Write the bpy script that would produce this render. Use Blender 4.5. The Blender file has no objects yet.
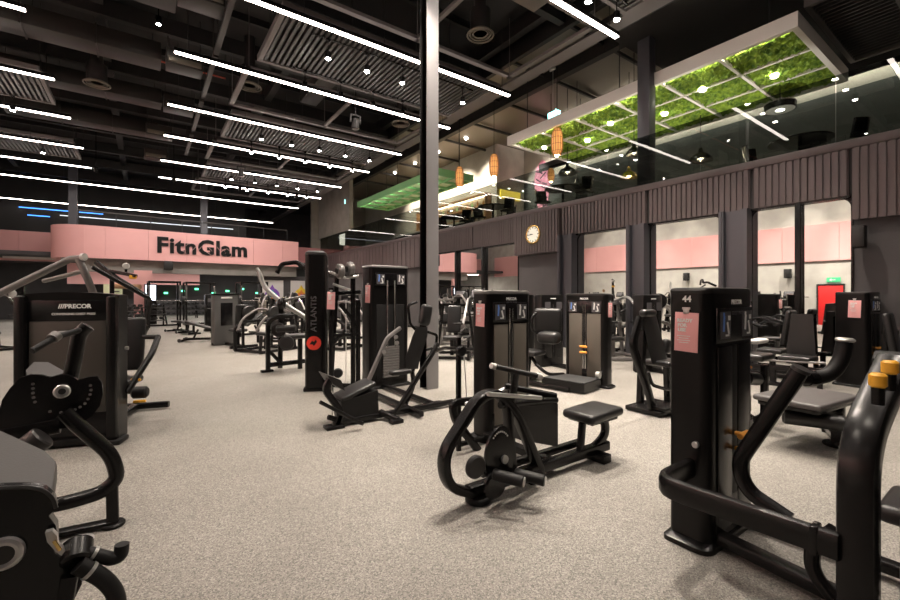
import bpy, bmesh, math, random
from mathutils import Vector, Matrix, Euler
random.seed(7)
PI = math.pi
SC = bpy.context.scene
COL = SC.collection
# ------------------------------------------------------------------ camera
F = 426.0; HZ = 294.5; H = 1.6
YAW = math.atan2(.583, .8124)
FW = (math.sin(YAW), math.cos(YAW)); RT = (math.cos(YAW), -math.sin(YAW))
cd = bpy.data.cameras.new('camera'); cam = bpy.data.objects.new('camera', cd); COL.objects.link(cam)
cam.location = (0, 0, H); cam.rotation_euler = (PI/2, 0, -YAW)
cd.sensor_width = 36; cd.lens = F/900*36; cd.shift_y = -(300-HZ)/900; cd.clip_start = .05; cd.clip_end = 200
SC.camera = cam
# points of the room read off the photograph: on a plane of constant y, x, z or at a depth
def _ray(px, py):
    t = (px-450)/F
    return Vector((FW[0]+t*RT[0], FW[1]+t*RT[1], -(py-HZ)/F))
def V(px, py, v):
    r = _ray(px, py); d = v/r.y; return Vector((r.x*d, v, H+r.z*d))
def U(px, py, u):
    r = _ray(px, py); d = u/r.x; return Vector((u, r.y*d, H+r.z*d))
def Zp(px, py, z=0.0):
    r = _ray(px, py); d = (z-H)/r.z; return Vector((r.x*d, r.y*d, z))
def Dp(px, py, d):
    r = _ray(px, py); return Vector((r.x*d, r.y*d, H+r.z*d))
# ------------------------------------------------------------------ materials
MATS = {}
def mat(name, col, rough=.5, metal=0.0, noise=None, bump=None, emit=None, estr=0, spec=None, coat=0):
    m = bpy.data.materials.new(name); m.use_nodes = True
    nt = m.node_tree; b = nt.nodes['Principled BSDF']
    b.inputs['Base Color'].default_value = (*col, 1); b.inputs['Roughness'].default_value = rough
    b.inputs['Metallic'].default_value = metal
    if spec is not None: b.inputs['Specular IOR Level'].default_value = spec
    if coat: b.inputs['Coat Weight'].default_value = coat; b.inputs['Coat Roughness'].default_value = .15
    if emit: b.inputs['Emission Color'].default_value = (*emit, 1); b.inputs['Emission Strength'].default_value = estr
    if noise or bump:
        tc = nt.nodes.new('ShaderNodeTexCoord'); nz = nt.nodes.new('ShaderNodeTexNoise')
        s = (noise or bump)[0]; nz.inputs['Scale'].default_value = s; nz.inputs['Detail'].default_value = 6
        nt.links.new(tc.outputs['Object'], nz.inputs['Vector'])
        if noise:
            rp = nt.nodes.new('ShaderNodeValToRGB'); c2 = noise[1]
            rp.color_ramp.elements[0].position = .3; rp.color_ramp.elements[1].position = .7
            rp.color_ramp.elements[0].color = (*col, 1); rp.color_ramp.elements[1].color = (*c2, 1)
            nt.links.new(nz.outputs['Fac'], rp.inputs['Fac']); nt.links.new(rp.outputs['Color'], b.inputs['Base Color'])
        if bump:
            n2 = nt.nodes.new('ShaderNodeTexNoise'); n2.inputs['Scale'].default_value = bump[0]
            nt.links.new(tc.outputs['Object'], n2.inputs['Vector'])
            bp = nt.nodes.new('ShaderNodeBump'); bp.inputs['Strength'].default_value = bump[1]; bp.inputs['Distance'].default_value = .01
            nt.links.new(n2.outputs['Fac'], bp.inputs['Height']); nt.links.new(bp.outputs['Normal'], b.inputs['Normal'])
    MATS[name] = m
    return m
M = MATS
mat('black_metal', (.017,.0155,.0155), .34, spec=.5)
mat('black_satin', (.0065,.006,.006), .27, spec=.25)
mat('black_matte', (.006,.0055,.0055), .55, spec=.3)
mat('black_gloss', (.006,.0055,.006), .22, spec=.35)
mat('shroud', (.0055,.005,.005), .28, spec=.24)
mat('graphite', (.025,.0235,.023), .4, .3)
mat('panel_dark', (.05,.044,.037), .45, .1)
mat('mesh_panel', (.115,.10,.082), .5, .15, bump=(260,.2))
mat('vinyl', (.0095,.009,.009), .4, bump=(140,.12))
mat('vinyl_grey', (.06,.055,.054), .5, bump=(120,.15))
mat('chrome', (.75,.74,.72), .14, 1.0)
mat('silver', (.5,.49,.48), .34, .75)
mat('silver_paint', (.17,.16,.155), .4, .35)
mat('pale_plastic', (.62,.6,.58), .45)
mat('rubber', (.02,.02,.02), .8)
mat('iron', (.018,.0175,.0175), .45, .3)
mat('yellow', (.85,.42,.03), .45)
mat('orange_grip', (.75,.32,.05), .45)
mat('red_logo', (.8,.05,.03), .4)
mat('tag_pink', (.86,.42,.42), .6)
mat('white_print', (.85,.84,.82), .6)
mat('print_grey', (.075,.07,.075), .5)
mat('print_blue', (.15,.3,.75), .5)
mat('print_red', (.6,.06,.1), .5)
mat('pink', (.80,.42,.40), .6, noise=(1.3,(.77,.395,.375)))
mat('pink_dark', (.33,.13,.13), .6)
mat('letter_black', (.006,.006,.006), .6, spec=.2)
mat('letter_grey', (.62,.36,.35), .5)
mat('concrete', (.36,.335,.30), .75, noise=(1.6,(.46,.43,.385)), bump=(30,.15))
mat('concrete_mid', (.2,.185,.165), .75, noise=(1.4,(.26,.24,.215)), bump=(30,.15))
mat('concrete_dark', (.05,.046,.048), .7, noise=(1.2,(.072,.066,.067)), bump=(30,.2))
mat('cladding', (.088,.07,.07), .42, .15)
mat('cladding_gap', (.012,.011,.011), .7)
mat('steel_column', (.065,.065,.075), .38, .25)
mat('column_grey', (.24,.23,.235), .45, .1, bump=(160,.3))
mat('frame_grey', (.13,.115,.11), .5, .2)
mat('ceil_black', (.012,.011,.011), .8)
mat('ceil_beam', (.009,.0083,.008), .6)
mat('duct', (.032,.028,.025), .45, .4)
mat('duct_pale', (.15,.13,.10), .45, .4)
mat('slat', (.06,.056,.055), .45, .25)
mat('pipe_red', (.35,.05,.025), .5)
mat('strip_glow', (1,1,1), .5, emit=(1,.87,.79), estr=10)
mat('lens_glow', (1,1,1), .5, emit=(1,.9,.8), estr=130)
mat('warm_glow', (1,1,1), .5, emit=(1,.75,.45), estr=25)
mat('cove_glow', (1,1,1), .5, emit=(1,.9,.76), estr=30)
mat('door_glow', (1,1,1), .5, emit=(1,.9,.78), estr=1.4)
mat('pale_led', (1,1,1), .5, emit=(.8,.88,1), estr=.7)
mat('down_glow', (1,1,1), .5, emit=(1,.93,.82), estr=22)
mat('panel_white', (.7,.66,.62), .5)
mat('green_frame', (.2,.47,.2), .5)
mat('amber', (.85,.45,.15), .45, emit=(1,.5,.16), estr=.42)
mat('amber_rib', (.5,.22,.06), .5)
mat('tower_grey', (.095,.093,.092), .45, .2)
mat('exit_face', (.3,.8,.7), .5, emit=(.35,.85,.85), estr=3)
mat('exit_green', (.05,.45,.2), .5, emit=(.1,.75,.35), estr=.12)
mat('green_led', (.05,.6,.25), .5, emit=(.1,.9,.4), estr=4)
mat('blue_led', (.05,.2,.9), .5, emit=(.06,.28,1), estr=2.0)
mat('screen_white', (.8,.85,1), .5, emit=(.75,.85,1), estr=3)
mat('door_red', (.62,.02,.02), .4)
mat('wall_green', (.052,.06,.056), .6, noise=(2,(.063,.07,.066)))
mat('art_pink', (.6,.2,.32), .6, noise=(5,(.75,.35,.45)))
mat('art_dark', (.05,.03,.05), .6)
mat('art_yellow', (.8,.6,.05), .5, emit=(1,.75,.1), estr=.8)
mat('gold', (.8,.55,.2), .25, 1.0)
mat('clock_face', (.85,.83,.76), .5, emit=(1,.93,.75), estr=.12)
mat('wood', (.35,.2,.1), .5)
mat('bottle_glass', (.3,.15,.05), .15)
mat('blue_plastic', (.02,.25,.7), .4)
mat('mint_plastic', (.66,.74,.5), .5)
for n, c in (('poster_white',(.7,.66,.64)),('poster_yellow',(.85,.6,.05)),('poster_purple',(.25,.1,.5)),('poster_orange',(.85,.25,.05)),('poster_teal',(.05,.4,.5))): mat(n, c, .6)
def moss_mat():
    m = mat('moss', (.1,.2,.015), .9); nt = m.node_tree; b = nt.nodes['Principled BSDF']
    tc = nt.nodes.new('ShaderNodeTexCoord'); nz = nt.nodes.new('ShaderNodeTexNoise'); nz.inputs['Scale'].default_value = 7; nz.inputs['Detail'].default_value = 8
    rp = nt.nodes.new('ShaderNodeValToRGB'); e = rp.color_ramp.elements
    e[0].position = .35; e[0].color = (.07,.145,.012,1); e[1].position = .68; e[1].color = (.30,.43,.045,1)
    nt.links.new(tc.outputs['Object'], nz.inputs['Vector']); nt.links.new(nz.outputs['Fac'], rp.inputs['Fac']); nt.links.new(rp.outputs['Color'], b.inputs['Base Color'])
moss_mat()
def floor_mat():
    m = mat('speckled_rubber', (.3,.27,.24), .62); nt = m.node_tree; b = nt.nodes['Principled BSDF']
    tc = nt.nodes.new('ShaderNodeTexCoord')
    vo = nt.nodes.new('ShaderNodeTexVoronoi'); vo.inputs['Scale'].default_value = 150
    rp = nt.nodes.new('ShaderNodeValToRGB'); e = rp.color_ramp.elements; rp.color_ramp.interpolation = 'CONSTANT'
    e[0].position = 0; e[0].color = (.11,.104,.094,1); e[1].position = .24; e[1].color = (.20,.187,.167,1)
    for p, c in ((.5,(.235,.219,.196,1)),(.7,(.172,.16,.142,1)),(.84,(.31,.291,.262,1))):
        k = e.new(p); k.color = c
    sp = nt.nodes.new('ShaderNodeSeparateColor')
    n2 = nt.nodes.new('ShaderNodeTexNoise'); n2.inputs['Scale'].default_value = .9; n2.inputs['Detail'].default_value = 5
    r2 = nt.nodes.new('ShaderNodeValToRGB'); r2.color_ramp.elements[0].position = .3; r2.color_ramp.elements[1].position = .7
    r2.color_ramp.elements[0].color = (.86,.85,.84,1); r2.color_ramp.elements[1].color = (1.06,1.06,1.06,1)
    mx = nt.nodes.new('ShaderNodeMix'); mx.data_type = 'RGBA'; mx.blend_type = 'MULTIPLY'; mx.inputs[0].default_value = 1
    nt.links.new(tc.outputs['Object'], vo.inputs['Vector']); nt.links.new(tc.outputs['Object'], n2.inputs['Vector'])
    nt.links.new(vo.outputs['Color'], sp.inputs['Color']); nt.links.new(sp.outputs[0], rp.inputs['Fac'])
    nt.links.new(n2.outputs['Fac'], r2.inputs['Fac'])
    nt.links.new(rp.outputs['Color'], mx.inputs[6]); nt.links.new(r2.outputs['Color'], mx.inputs[7]); nt.links.new(mx.outputs[2], b.inputs['Base Color'])
    bp = nt.nodes.new('ShaderNodeBump'); bp.inputs['Strength'].default_value = .25; bp.inputs['Distance'].default_value = .004
    nt.links.new(sp.outputs[1], bp.inputs['Height']); nt.links.new(bp.outputs['Normal'], b.inputs['Normal'])
floor_mat()
def mirror_mat():
    m = bpy.data.materials.new('mirror'); m.use_nodes = True; nt = m.node_tree; b = nt.nodes['Principled BSDF']
    b.inputs['Base Color'].default_value = (.9,.9,.88,1); b.inputs['Metallic'].default_value = 1; b.inputs['Roughness'].default_value = .015
    MATS['mirror'] = m
mirror_mat()
def glass_mat():
    m = bpy.data.materials.new('balustrade_glass'); m.use_nodes = True; nt = m.node_tree
    for n in list(nt.nodes):
        if n.type != 'OUTPUT_MATERIAL': nt.nodes.remove(n)
    out = nt.nodes[0]; tr = nt.nodes.new('ShaderNodeBsdfTransparent'); tr.inputs['Color'].default_value = (.55,.58,.56,1)
    gl = nt.nodes.new('ShaderNodeBsdfGlossy'); gl.inputs['Roughness'].default_value = .01; gl.inputs['Color'].default_value = (1,1,1,1)
    mx = nt.nodes.new('ShaderNodeMixShader'); lw = nt.nodes.new('ShaderNodeLayerWeight'); lw.inputs['Blend'].default_value = .5
    pw = nt.nodes.new('ShaderNodeMath'); pw.operation = 'POWER'; pw.inputs[1].default_value = 5; nt.links.new(lw.outputs['Facing'], pw.inputs[0])
    fr = nt.nodes.new('ShaderNodeMath'); fr.operation = 'MULTIPLY_ADD'; fr.inputs[1].default_value = .93; fr.inputs[2].default_value = .045; nt.links.new(pw.outputs[0], fr.inputs[0])
    nt.links.new(fr.outputs[0], mx.inputs[0]); nt.links.new(tr.outputs[0], mx.inputs[1]); nt.links.new(gl.outputs[0], mx.inputs[2]); nt.links.new(mx.outputs[0], out.inputs['Surface'])
    MATS['glass'] = m
glass_mat()
# ------------------------------------------------------------------ shapes: each returns a function that adds itself to a bmesh
def fillet(pts, r, n=5):
    pts = [Vector(p) for p in pts]
    if len(pts) < 3 or r <= 0: return pts
    out = [pts[0]]
    for i in range(1, len(pts)-1):
        a, b, c = pts[i-1], pts[i], pts[i+1]
        k = min(r, (a-b).length*.48, (c-b).length*.48)
        p, q = b+(a-b).normalized()*k, b+(c-b).normalized()*k
        for j in range(n+1):
            s = j/n; out.append(p*(1-s)**2 + b*2*s*(1-s) + q*s*s)
    out.append(pts[-1])
    return out
def _sweep(bm, pts, prof, up):
    n = len(pts); tang = []
    for i in range(n):
        d = pts[min(i+1, n-1)]-pts[max(i-1, 0)]; tang.append(d.normalized() if d.length > 1e-9 else Vector((0,0,1)))
    upv = Vector(up); t = tang[0]
    nv = upv-t*upv.dot(t)
    if nv.length < 1e-3: nv = Vector((1,0,0))-t*t.x
    if nv.length < 1e-3: nv = Vector((0,1,0))-t*t.y
    nv.normalize(); rings = []
    for i in range(n):
        if i:
            q = tang[i-1].rotation_difference(tang[i]); nv = q @ nv; nv = (nv-tang[i]*nv.dot(tang[i])).normalized()
        bv = tang[i].cross(nv)
        rings.append([bm.verts.new(pts[i]+bv*x+nv*y) for x, y in prof])
    k = len(prof)
    for i in range(n-1):
        for j in range(k):
            bm.faces.new((rings[i][j], rings[i][(j+1)%k], rings[i+1][(j+1)%k], rings[i+1][j]))
    bm.faces.new(rings[0][::-1]); bm.faces.new(rings[-1])
def tube(pts, r, fil=.1, seg=10):
    prof = [(r*math.cos(2*PI*i/seg), r*math.sin(2*PI*i/seg)) for i in range(seg)]
    return lambda bm: _sweep(bm, fillet(pts, fil), prof, (0,0,1))
def rrect(w, h, b, n=2):
    out = []; b = min(b, w*.49, h*.49)
    for cx, cy, a0 in ((w/2-b, h/2-b, 0), (-w/2+b, h/2-b, PI/2), (-w/2+b, -h/2+b, PI), (w/2-b, -h/2+b, 1.5*PI)):
        for j in range(n+1):
            a = a0+PI/2*j/n; out.append((cx+b*math.cos(a), cy+b*math.sin(a)))
    return out
def bar(pts, w, h, fil=.1, up=(0,0,1), bev=.015):   # w across, h along 'up'
    return lambda bm: _sweep(bm, fillet(pts, fil), rrect(w, h, bev), up)
def box(c, s, rot=(0,0,0), bev=.008, seg=2):
    def f(bm):
        r = bmesh.ops.create_cube(bm, size=1.0); vs = r['verts']
        mt = Matrix.Translation(c) @ Euler(rot).to_matrix().to_4x4() @ Matrix.Diagonal((*s, 1))
        bmesh.ops.transform(bm, matrix=mt, verts=vs)
        if bev > 0:
            es = list({e for v in vs for e in v.link_edges})
            bmesh.ops.bevel(bm, geom=es, offset=min(bev, min(s)*.45), segments=seg, profile=.5, affect='EDGES')
    return f
def cyl(p0, p1, r, r2=None, seg=20, bev=.0):
    p0, p1 = Vector(p0), Vector(p1); r2 = r if r2 is None else r2
    def f(bm):
        d = (p1-p0); L = d.length; q = d.to_track_quat('Z', 'Y')
        b = min(bev, L*.4, min(r, r2)*.8)
        prof = [(r-b, 0), (r, b), (r2, L-b), (r2-b, L)] if b > 0 else [(r, 0), (r2, L)]
        rings = [[bm.verts.new(p0+q@Vector((a*math.cos(2*PI*i/seg), a*math.sin(2*PI*i/seg), z))) for i in range(seg)] for a, z in prof]
        for k in range(len(rings)-1):
            for i in range(seg): bm.faces.new((rings[k][i], rings[k][(i+1)%seg], rings[k+1][(i+1)%seg], rings[k+1][i]))
        bm.faces.new(rings[0][::-1]); bm.faces.new(rings[-1])
    return f
def lathe(prof, base, axis=(0,0,1), seg=24):
    base = Vector(base)
    def f(bm):
        q = Vector(axis).to_track_quat('Z', 'Y'); rings = []
        for a, z in prof: rings.append([bm.verts.new(base+q@Vector((max(a,1e-4)*math.cos(2*PI*i/seg), max(a,1e-4)*math.sin(2*PI*i/seg), z))) for i in range(seg)])
        for k in range(len(rings)-1):
            for i in range(seg): bm.faces.new((rings[k][i], rings[k][(i+1)%seg], rings[k+1][(i+1)%seg], rings[k+1][i]))
        bm.faces.new(rings[0][::-1]); bm.faces.new(rings[-1])
    return f
def prism(pts, vec):
    def f(bm):
        a = [bm.verts.new(Vector(p)) for p in pts]; b = [bm.verts.new(Vector(p)+Vector(vec)) for p in pts]; n = len(a)
        bm.faces.new(a[::-1]); bm.faces.new(b)
        for i in range(n): bm.faces.new((a[i], a[(i+1)%n], b[(i+1)%n], b[i]))
    return f
def loft(sections):   # list of rings with equal counts
    def f(bm):
        R = [[bm.verts.new(Vector(p)) for p in s] for s in sections]; n = len(R[0])
        for k in range(len(R)-1):
            for i in range(n): bm.faces.new((R[k][i], R[k][(i+1)%n], R[k+1][(i+1)%n], R[k+1][i]))
        bm.faces.new(R[0][::-1]); bm.faces.new(R[-1])
    return f
def ring(c, R, r, axis=(0,1,0), seg=24, s2=8):
    c = Vector(c); q = Vector(axis).to_track_quat('Z','Y')
    def f(bm):
        rings = [[bm.verts.new(c+q@Vector(((R+r*math.cos(2*PI*j/s2))*math.cos(2*PI*i/seg), (R+r*math.cos(2*PI*j/s2))*math.sin(2*PI*i/seg), r*math.sin(2*PI*j/s2)))) for j in range(s2)] for i in range(seg)]
        for i in range(seg):
            for j in range(s2): bm.faces.new((rings[i][j], rings[(i+1)%seg][j], rings[(i+1)%seg][(j+1)%s2], rings[i][(j+1)%s2]))
    return f
def arc2(cx, cy, r, a0, a1, n=8): return [(cx+r*math.cos(a0+(a1-a0)*i/n), cy+r*math.sin(a0+(a1-a0)*i/n)) for i in range(n+1)]
_TX = {}
def text(s, size, origin, right, up, ext=.002, bold=0.0, spacing=1.0):
    key = (s, size, ext, bold, spacing)
    if key not in _TX:
        cu = bpy.data.curves.new('t', 'FONT'); cu.body = s; cu.size = size; cu.extrude = ext; cu.offset = bold; cu.space_character = spacing
        cu.align_x = 'CENTER'; cu.align_y = 'CENTER'; cu.resolution_u = 3
        ob = bpy.data.objects.new('t', cu); COL.objects.link(ob); bpy.context.view_layer.update()
        me = bpy.data.meshes.new_from_object(ob.evaluated_get(bpy.context.evaluated_depsgraph_get()))
        bpy.data.objects.remove(ob); bpy.data.curves.remove(cu); _TX[key] = me
    def f(bm):
        n0 = len(bm.verts); bm.from_mesh(_TX[key]); bm.verts.ensure_lookup_table(); vs = bm.verts[n0:]
        r, u = Vector(right).normalized(), Vector(up).normalized(); w = r.cross(u)
        mt = Matrix(((r.x,u.x,w.x,origin[0]),(r.y,u.y,w.y,origin[1]),(r.z,u.z,w.z,origin[2]),(0,0,0,1)))
        bmesh.ops.transform(bm, matrix=mt, verts=vs)
    return f
def build(name, material, shapes, mtx, flip=True, smooth=True):
    bm = bmesh.new()
    for s in shapes: s(bm)
    bmesh.ops.transform(bm, matrix=mtx, verts=bm.verts)
    if flip: bmesh.ops.recalc_face_normals(bm, faces=bm.faces)
    me = bpy.data.meshes.new(name); bm.to_mesh(me); bm.free()
    me.materials.append(M[material])
    if smooth:
        for p in me.polygons: p.use_smooth = True
        me.set_sharp_from_angle(angle=math.radians(38))
    o = bpy.data.objects.new(name, me); COL.objects.link(o)
    return o
class Thing:
    """An Empty at the thing's base; parts are meshes parented to it, all in one space."""
    def __init__(s, name, label, cat, loc=(0,0,0), rot=0, group=None, traced=False):
        s.e = bpy.data.objects.new(name, None); COL.objects.link(s.e); s.e.location = loc; s.e.empty_display_size = .1
        s.e['label'] = label; s.e['category'] = cat
        if group: s.e['group'] = group
        s.m = Matrix.Translation(-Vector(loc)) if traced else Matrix.Rotation(rot, 4, 'Z')
        s.base = s.m
    SPLIT = {'hanger_rod','duct_flange','duct_hanger','pipe_hanger','cross_member','tower_foot','adjust_lever','pivot_joint','foot_bar','swing_arm','pivot_arm','end_cap','base_rail','shelf_board','shelf_side','front_post','seat_post','back_post','rear_post','front_panel','instruction_placard','placard'}
    def add(s, name, material, *shapes, parent=None, label=None, kind=None):
        if name in s.SPLIT and len(shapes) > 1:
            for q in shapes: o = s.add(name, material, q, parent=parent, label=label, kind=kind)
            return o
        o = build(name, material, shapes, s.m); o.parent = parent or s.e
        if label: o['label'] = label
        if kind: o['kind'] = kind
        return o
    def frame(s, loc, rot=0):     # build the following parts in a local frame (for traced things)
        s.m = s.base @ Matrix.Translation(loc) @ Matrix.Rotation(rot, 4, 'Z'); return s
    def unframe(s): s.m = s.base; return s
def solo(name, label, cat, material, *shapes, loc=(0,0,0), rot=0, group=None, kind=None):
    o = build(name, material, shapes, Matrix.Translation(-Vector(loc)) if rot == 0 else Matrix.Rotation(rot, 4, 'Z')); o.location = loc
    o['label'] = label; o['category'] = cat
    if group: o['group'] = group
    if kind: o['kind'] = kind
    return o
def struct(name, material, *shapes, smooth=True):
    o = build(name, material, shapes, Matrix.Identity(4), smooth=smooth); o['kind'] = 'structure'; return o
def abox(x0, x1, y0, y1, z0, z1, bev=0): return box(((x0+x1)/2, (y0+y1)/2, (z0+z1)/2), (abs(x1-x0), abs(y1-y0), abs(z1-z0)), bev=bev)
# ================================================================== THE SETTING
D = 10.5                                   # plane of the mirrored wall
struct('floor', 'speckled_rubber', abox(-8.2, D+.3, -6, 44, -.2, 0), smooth=False)
struct('ceiling', 'ceil_black', abox(-8.4, 18, -6.2, 44.2, 9.7, 9.9))
# left wall (seen in the mirrors): concrete with a pink band and a red door
struct('wall_left', 'concrete', abox(-8.3, -8, -6, 44, 0, 9.7))
struct('trim_1', 'pink', *[abox(-8.02, -7.9, -5.9+i*2.4, -5.9+i*2.4+2.388, 3.37, 5.3) for i in range(16)])
dr = struct('door_1', 'door_red', abox(-8.0, -7.95, 5.95, 6.94, 0, 2.08, .004))
fr = struct('door_1_frame', 'graphite', abox(-8.0, -7.93, 5.88, 5.95, 0, 2.15), abox(-8.0, -7.93, 6.94, 7.01, 0, 2.15), abox(-8.0, -7.93, 5.88, 7.01, 2.08, 2.15)); fr.name = 'door_frame'; fr.parent = dr; fr['kind'] = 'structure'
hb = struct('door_handle', 'silver', cyl((-7.95, 6.05, 1.05), (-7.88, 6.05, 1.05), .03), cyl((-7.89, 6.05, 1.05), (-7.89, 6.2, 1.05), .012)); hb.parent = dr
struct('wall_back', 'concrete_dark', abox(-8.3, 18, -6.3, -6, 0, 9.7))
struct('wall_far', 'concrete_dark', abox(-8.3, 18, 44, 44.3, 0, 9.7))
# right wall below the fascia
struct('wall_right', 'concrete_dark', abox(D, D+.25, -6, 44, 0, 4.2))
struct('baseboard_right', 'black_satin', abox(D-.02, D, -6, 31, 0, .1))
# mezzanine floor and its ribbed fascia
struct('wall_mezzanine_edge', 'cladding_gap', abox(D-.06, D+.1, -6, 34, 3.42, 4.25))
struct('mezzanine_floor', 'concrete_mid', abox(D, 18, -6, 34, 3.95, 4.2)).name = 'floor_mezzanine'
def ribs(y0, y1, z0, z1, x, pitch=.115, gap=.034):
    out = []; n = max(1, round((y1-y0)/pitch)); p = (y1-y0)/n
    for i in range(n): out.append(abox(x-.035, x+.005, y0+i*p+gap/2, y0+(i+1)*p-gap/2, z0, z1))
    out.append(abox(x, x+.03, y0, y1, z0, z1))
    return out
FX = D-.1
struct('trim_2', 'cladding', *ribs(2.07, 3.55, 3.40, 4.24, FX), *ribs(3.62, 5.83, 3.40, 4.24, FX), *ribs(5.9, 8.6, 3.40, 4.24, FX), *ribs(10.6, 12.9, 3.40, 4.24, FX), *ribs(12.97, 15.6, 3.40, 4.24, FX), smooth=False)
struct('trim_3', 'cladding', *ribs(-5.9, 2.02, 2.95, 4.24, FX), smooth=False)
struct('trim_4', 'cladding', *ribs(8.66, 10.55, 2.94, 4.24, FX-.1), abox(FX-.1, D, 8.64, 8.66, 2.94, 4.24), abox(FX-.1, D, 10.55, 10.57, 2.94, 4.24), abox(FX-.1, D, 8.66, 10.55, 2.92, 2.94), smooth=False)
struct('trim_5', 'cladding', *ribs(15.65, 31, 2.9, 4.24, FX, pitch=.42, gap=.05), smooth=False)
struct('trim_6', 'cladding', abox(FX-.06, D+.12, -6, 31, 4.24, 4.40, .02))         # rail cap
struct('trim_7', 'black_satin', abox(FX-.02, D, 2.05, 8.66, 3.36, 3.40), abox(FX-.02, D, 10.55, 15.6, 3.36, 3.40))
# glass balustrade
ge = [-5.0, -2.5, -.13, 2.27, 4.66, 7.1, 9.5, 11.9, 14.3, 16.7, 19.1, 21.5, 23.9, 26.3, 28.7, 31]
for i in range(len(ge)-1):
    struct('window_%d' % (i+1), 'glass', abox(D+.02, D+.034, ge[i]+.006, ge[i+1]-.006, 4.38, 5.70))
# mirrors
def mirror_poly(y0, y1, z0, z1, r, x, ra=1, rb=1):
    pts = [(y0, z0), (y1, z0)] + arc2(y1-r*rb, z1-r*rb, max(r*rb,.002), 0, PI/2, 6) + arc2(y0+r*ra, z1-r*ra, max(r*ra,.002), PI/2, PI, 6)
    return [(x, a, b) for a, b in pts]
for y0, y1, ra, rb, lab in ((6.40, 8.07, 1, 1, 'tall wall mirror with rounded top, narrowest, beside the clock wall'), (4.21, 5.83, 1, 1, 'tall wall mirror with rounded top between the two steel wall columns'),
                    (2.82, 3.60, 0, 1, 'left panel of the wide mirror, between steel column and dark mullion'), (2.05, 2.78, 1, 0, 'right panel of the wide mirror, next to the bare dark wall, red door in reflection'),
                    (10.58, 12.28, 1, 0, 'wall mirror panel left of the clock, nearest to the clock wall'), (12.42, 13.98, 0, 0, 'wall mirror panel between two dark mullions left of the clock'), (14.12, 15.6, 0, 1, 'farthest wall mirror panel, just right of the tall grey column')):
    rr = .16
    t = Thing('wall_mirror', lab, 'mirror', (D, (y0+y1)/2, 0), traced=True)
    t.add('mirror_glass', 'mirror', prism(mirror_poly(y0, y1, .14, 3.36, rr, D-.022, ra, rb), (.016, 0, 0)))
    o = mirror_poly(y0-.03, y1+.03, .11, 3.385, rr+.03, 0, ra, rb); i_ = mirror_poly(y0, y1, .14, 3.36, rr, 0, ra, rb)
    def rim(bm, o=o, i_=i_):
        n = len(o); L = [[bm.verts.new((x, p[1], p[2])) for p in q] for x, q in ((D-.03, o), (D-.03, i_), (D-.006, i_), (D-.006, o))]
        for k in range(4):
            for j in range(n): bm.faces.new((L[k][j], L[k][(j+1)%n], L[(k+1)%4][(j+1)%n], L[(k+1)%4][j]))
    t.add('mirror_frame', 'black_satin', rim)
def mullion(y, w=.1, x0=D-.14): return [abox(x0, D-.03, y-w/2, y+w/2, .1, 3.38, .01)]
struct('trim_8', 'black_satin', *mullion(2.80)); struct('trim_9', 'black_satin', *mullion(12.35, .14)); struct('trim_10', 'black_satin', *mullion(14.05, .14))
# steel columns
def hcol(y0, y1, x0, x1, z0, z1):
    return [abox(x0, x1, y0, y0+.03, z0, z1), abox(x0, x1, y1-.03, y1, z0, z1), abox((x0+x1)/2-.02, (x0+x1)/2+.02, y0, y1, z0, z1), abox(x0-.02, x1, y0-.1, y0, z0, z1), abox(x0-.02, x1, y1, y1+.06, z0, z1)]
for y0, y1, lab in ((3.70, 4.08, 'dark steel wall column between the wide mirror and the middle mirror'), (5.95, 6.28, 'dark steel wall column between the narrow mirror and the middle mirror'), (8.18, 8.55, 'dark steel wall column beneath the fascia just right of the clock wall')):
    solo('steel_column', lab, 'column', 'steel_column', *hcol(y0, y1, D-.3, D-.04, 0, 3.40), loc=(D-.15, (y0+y1)/2, 0))
c0 = Vector((3.96, 6.13, 0))
t = Thing('steel_column', 'tall grey steel column standing free in the middle of the gym floor', 'column', c0)
t.add('column_flange', 'column_grey', box((0, -.105, 4.85), (.235, .022, 9.7), bev=.004)); t.add('column_flange', 'black_satin', box((0, .105, 4.85), (.235, .022, 9.7), bev=.004)); t.add('column_web', 'black_satin', box((0, 0, 4.85), (.016, .19, 9.7), bev=0))  # web and rear flange coloured black for the shade in the recess
solo('steel_column', 'dark steel column rising through the mezzanine behind the glass, in front of the moss ceiling', 'column', 'steel_column', abox(D+.12, D+.42, 5.95, 6.28, 4.2, 9.7, .006), loc=(D+.27, 6.1, 4.2))
# ------------------------------------------------------------------ the pink sign balcony at the far end
def band(path, z0, z1, th=.18):
    fs = []
    for a, b in zip(path[:-1], path[1:]):
        a, b = Vector((*a, 0)), Vector((*b, 0)); d = (b-a).normalized(); nrm = Vector((-d.y, d.x, 0))*th; g = d*.006
        fs.append(prism([a+g+Vector((0,0,z0)), b-g+Vector((0,0,z0)), b-g+Vector((0,0,z1)), a+g+Vector((0,0,z1))], nrm))
    return fs
SL, SR = Vector((-3.0, 29.6)), Vector((8.85, 30.7)); sd = (SR-SL).normalized()
path = [(-4.1, 33.5), (-4.1, 31.2)]
path += [(-4.1+1.5*(1-math.cos(a)), 31.2-1.5*math.sin(a)) for a in [PI/2*k/6 for k in range(1, 7)]]
path += [tuple(SL+sd*x) for x in (1.3, 3.2, 5.1, 7.0, 8.9, 10.8, 11.9)]
def band_mesh(path, z0, z1, th, gaps=()):
    def f(bm):
        P = [Vector((*p, 0)) for p in path]; N = []
        for i in range(len(P)):
            d = (P[min(i+1, len(P)-1)]-P[max(i-1, 0)]).normalized(); N.append(Vector((-d.y, d.x, 0)))
        loft([[p+Vector((0,0,z0)), p+Vector((0,0,z1)), p+n*th+Vector((0,0,z1)), p+n*th+Vector((0,0,z0))] for p, n in zip(P, N)])(bm)
    return f
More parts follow.
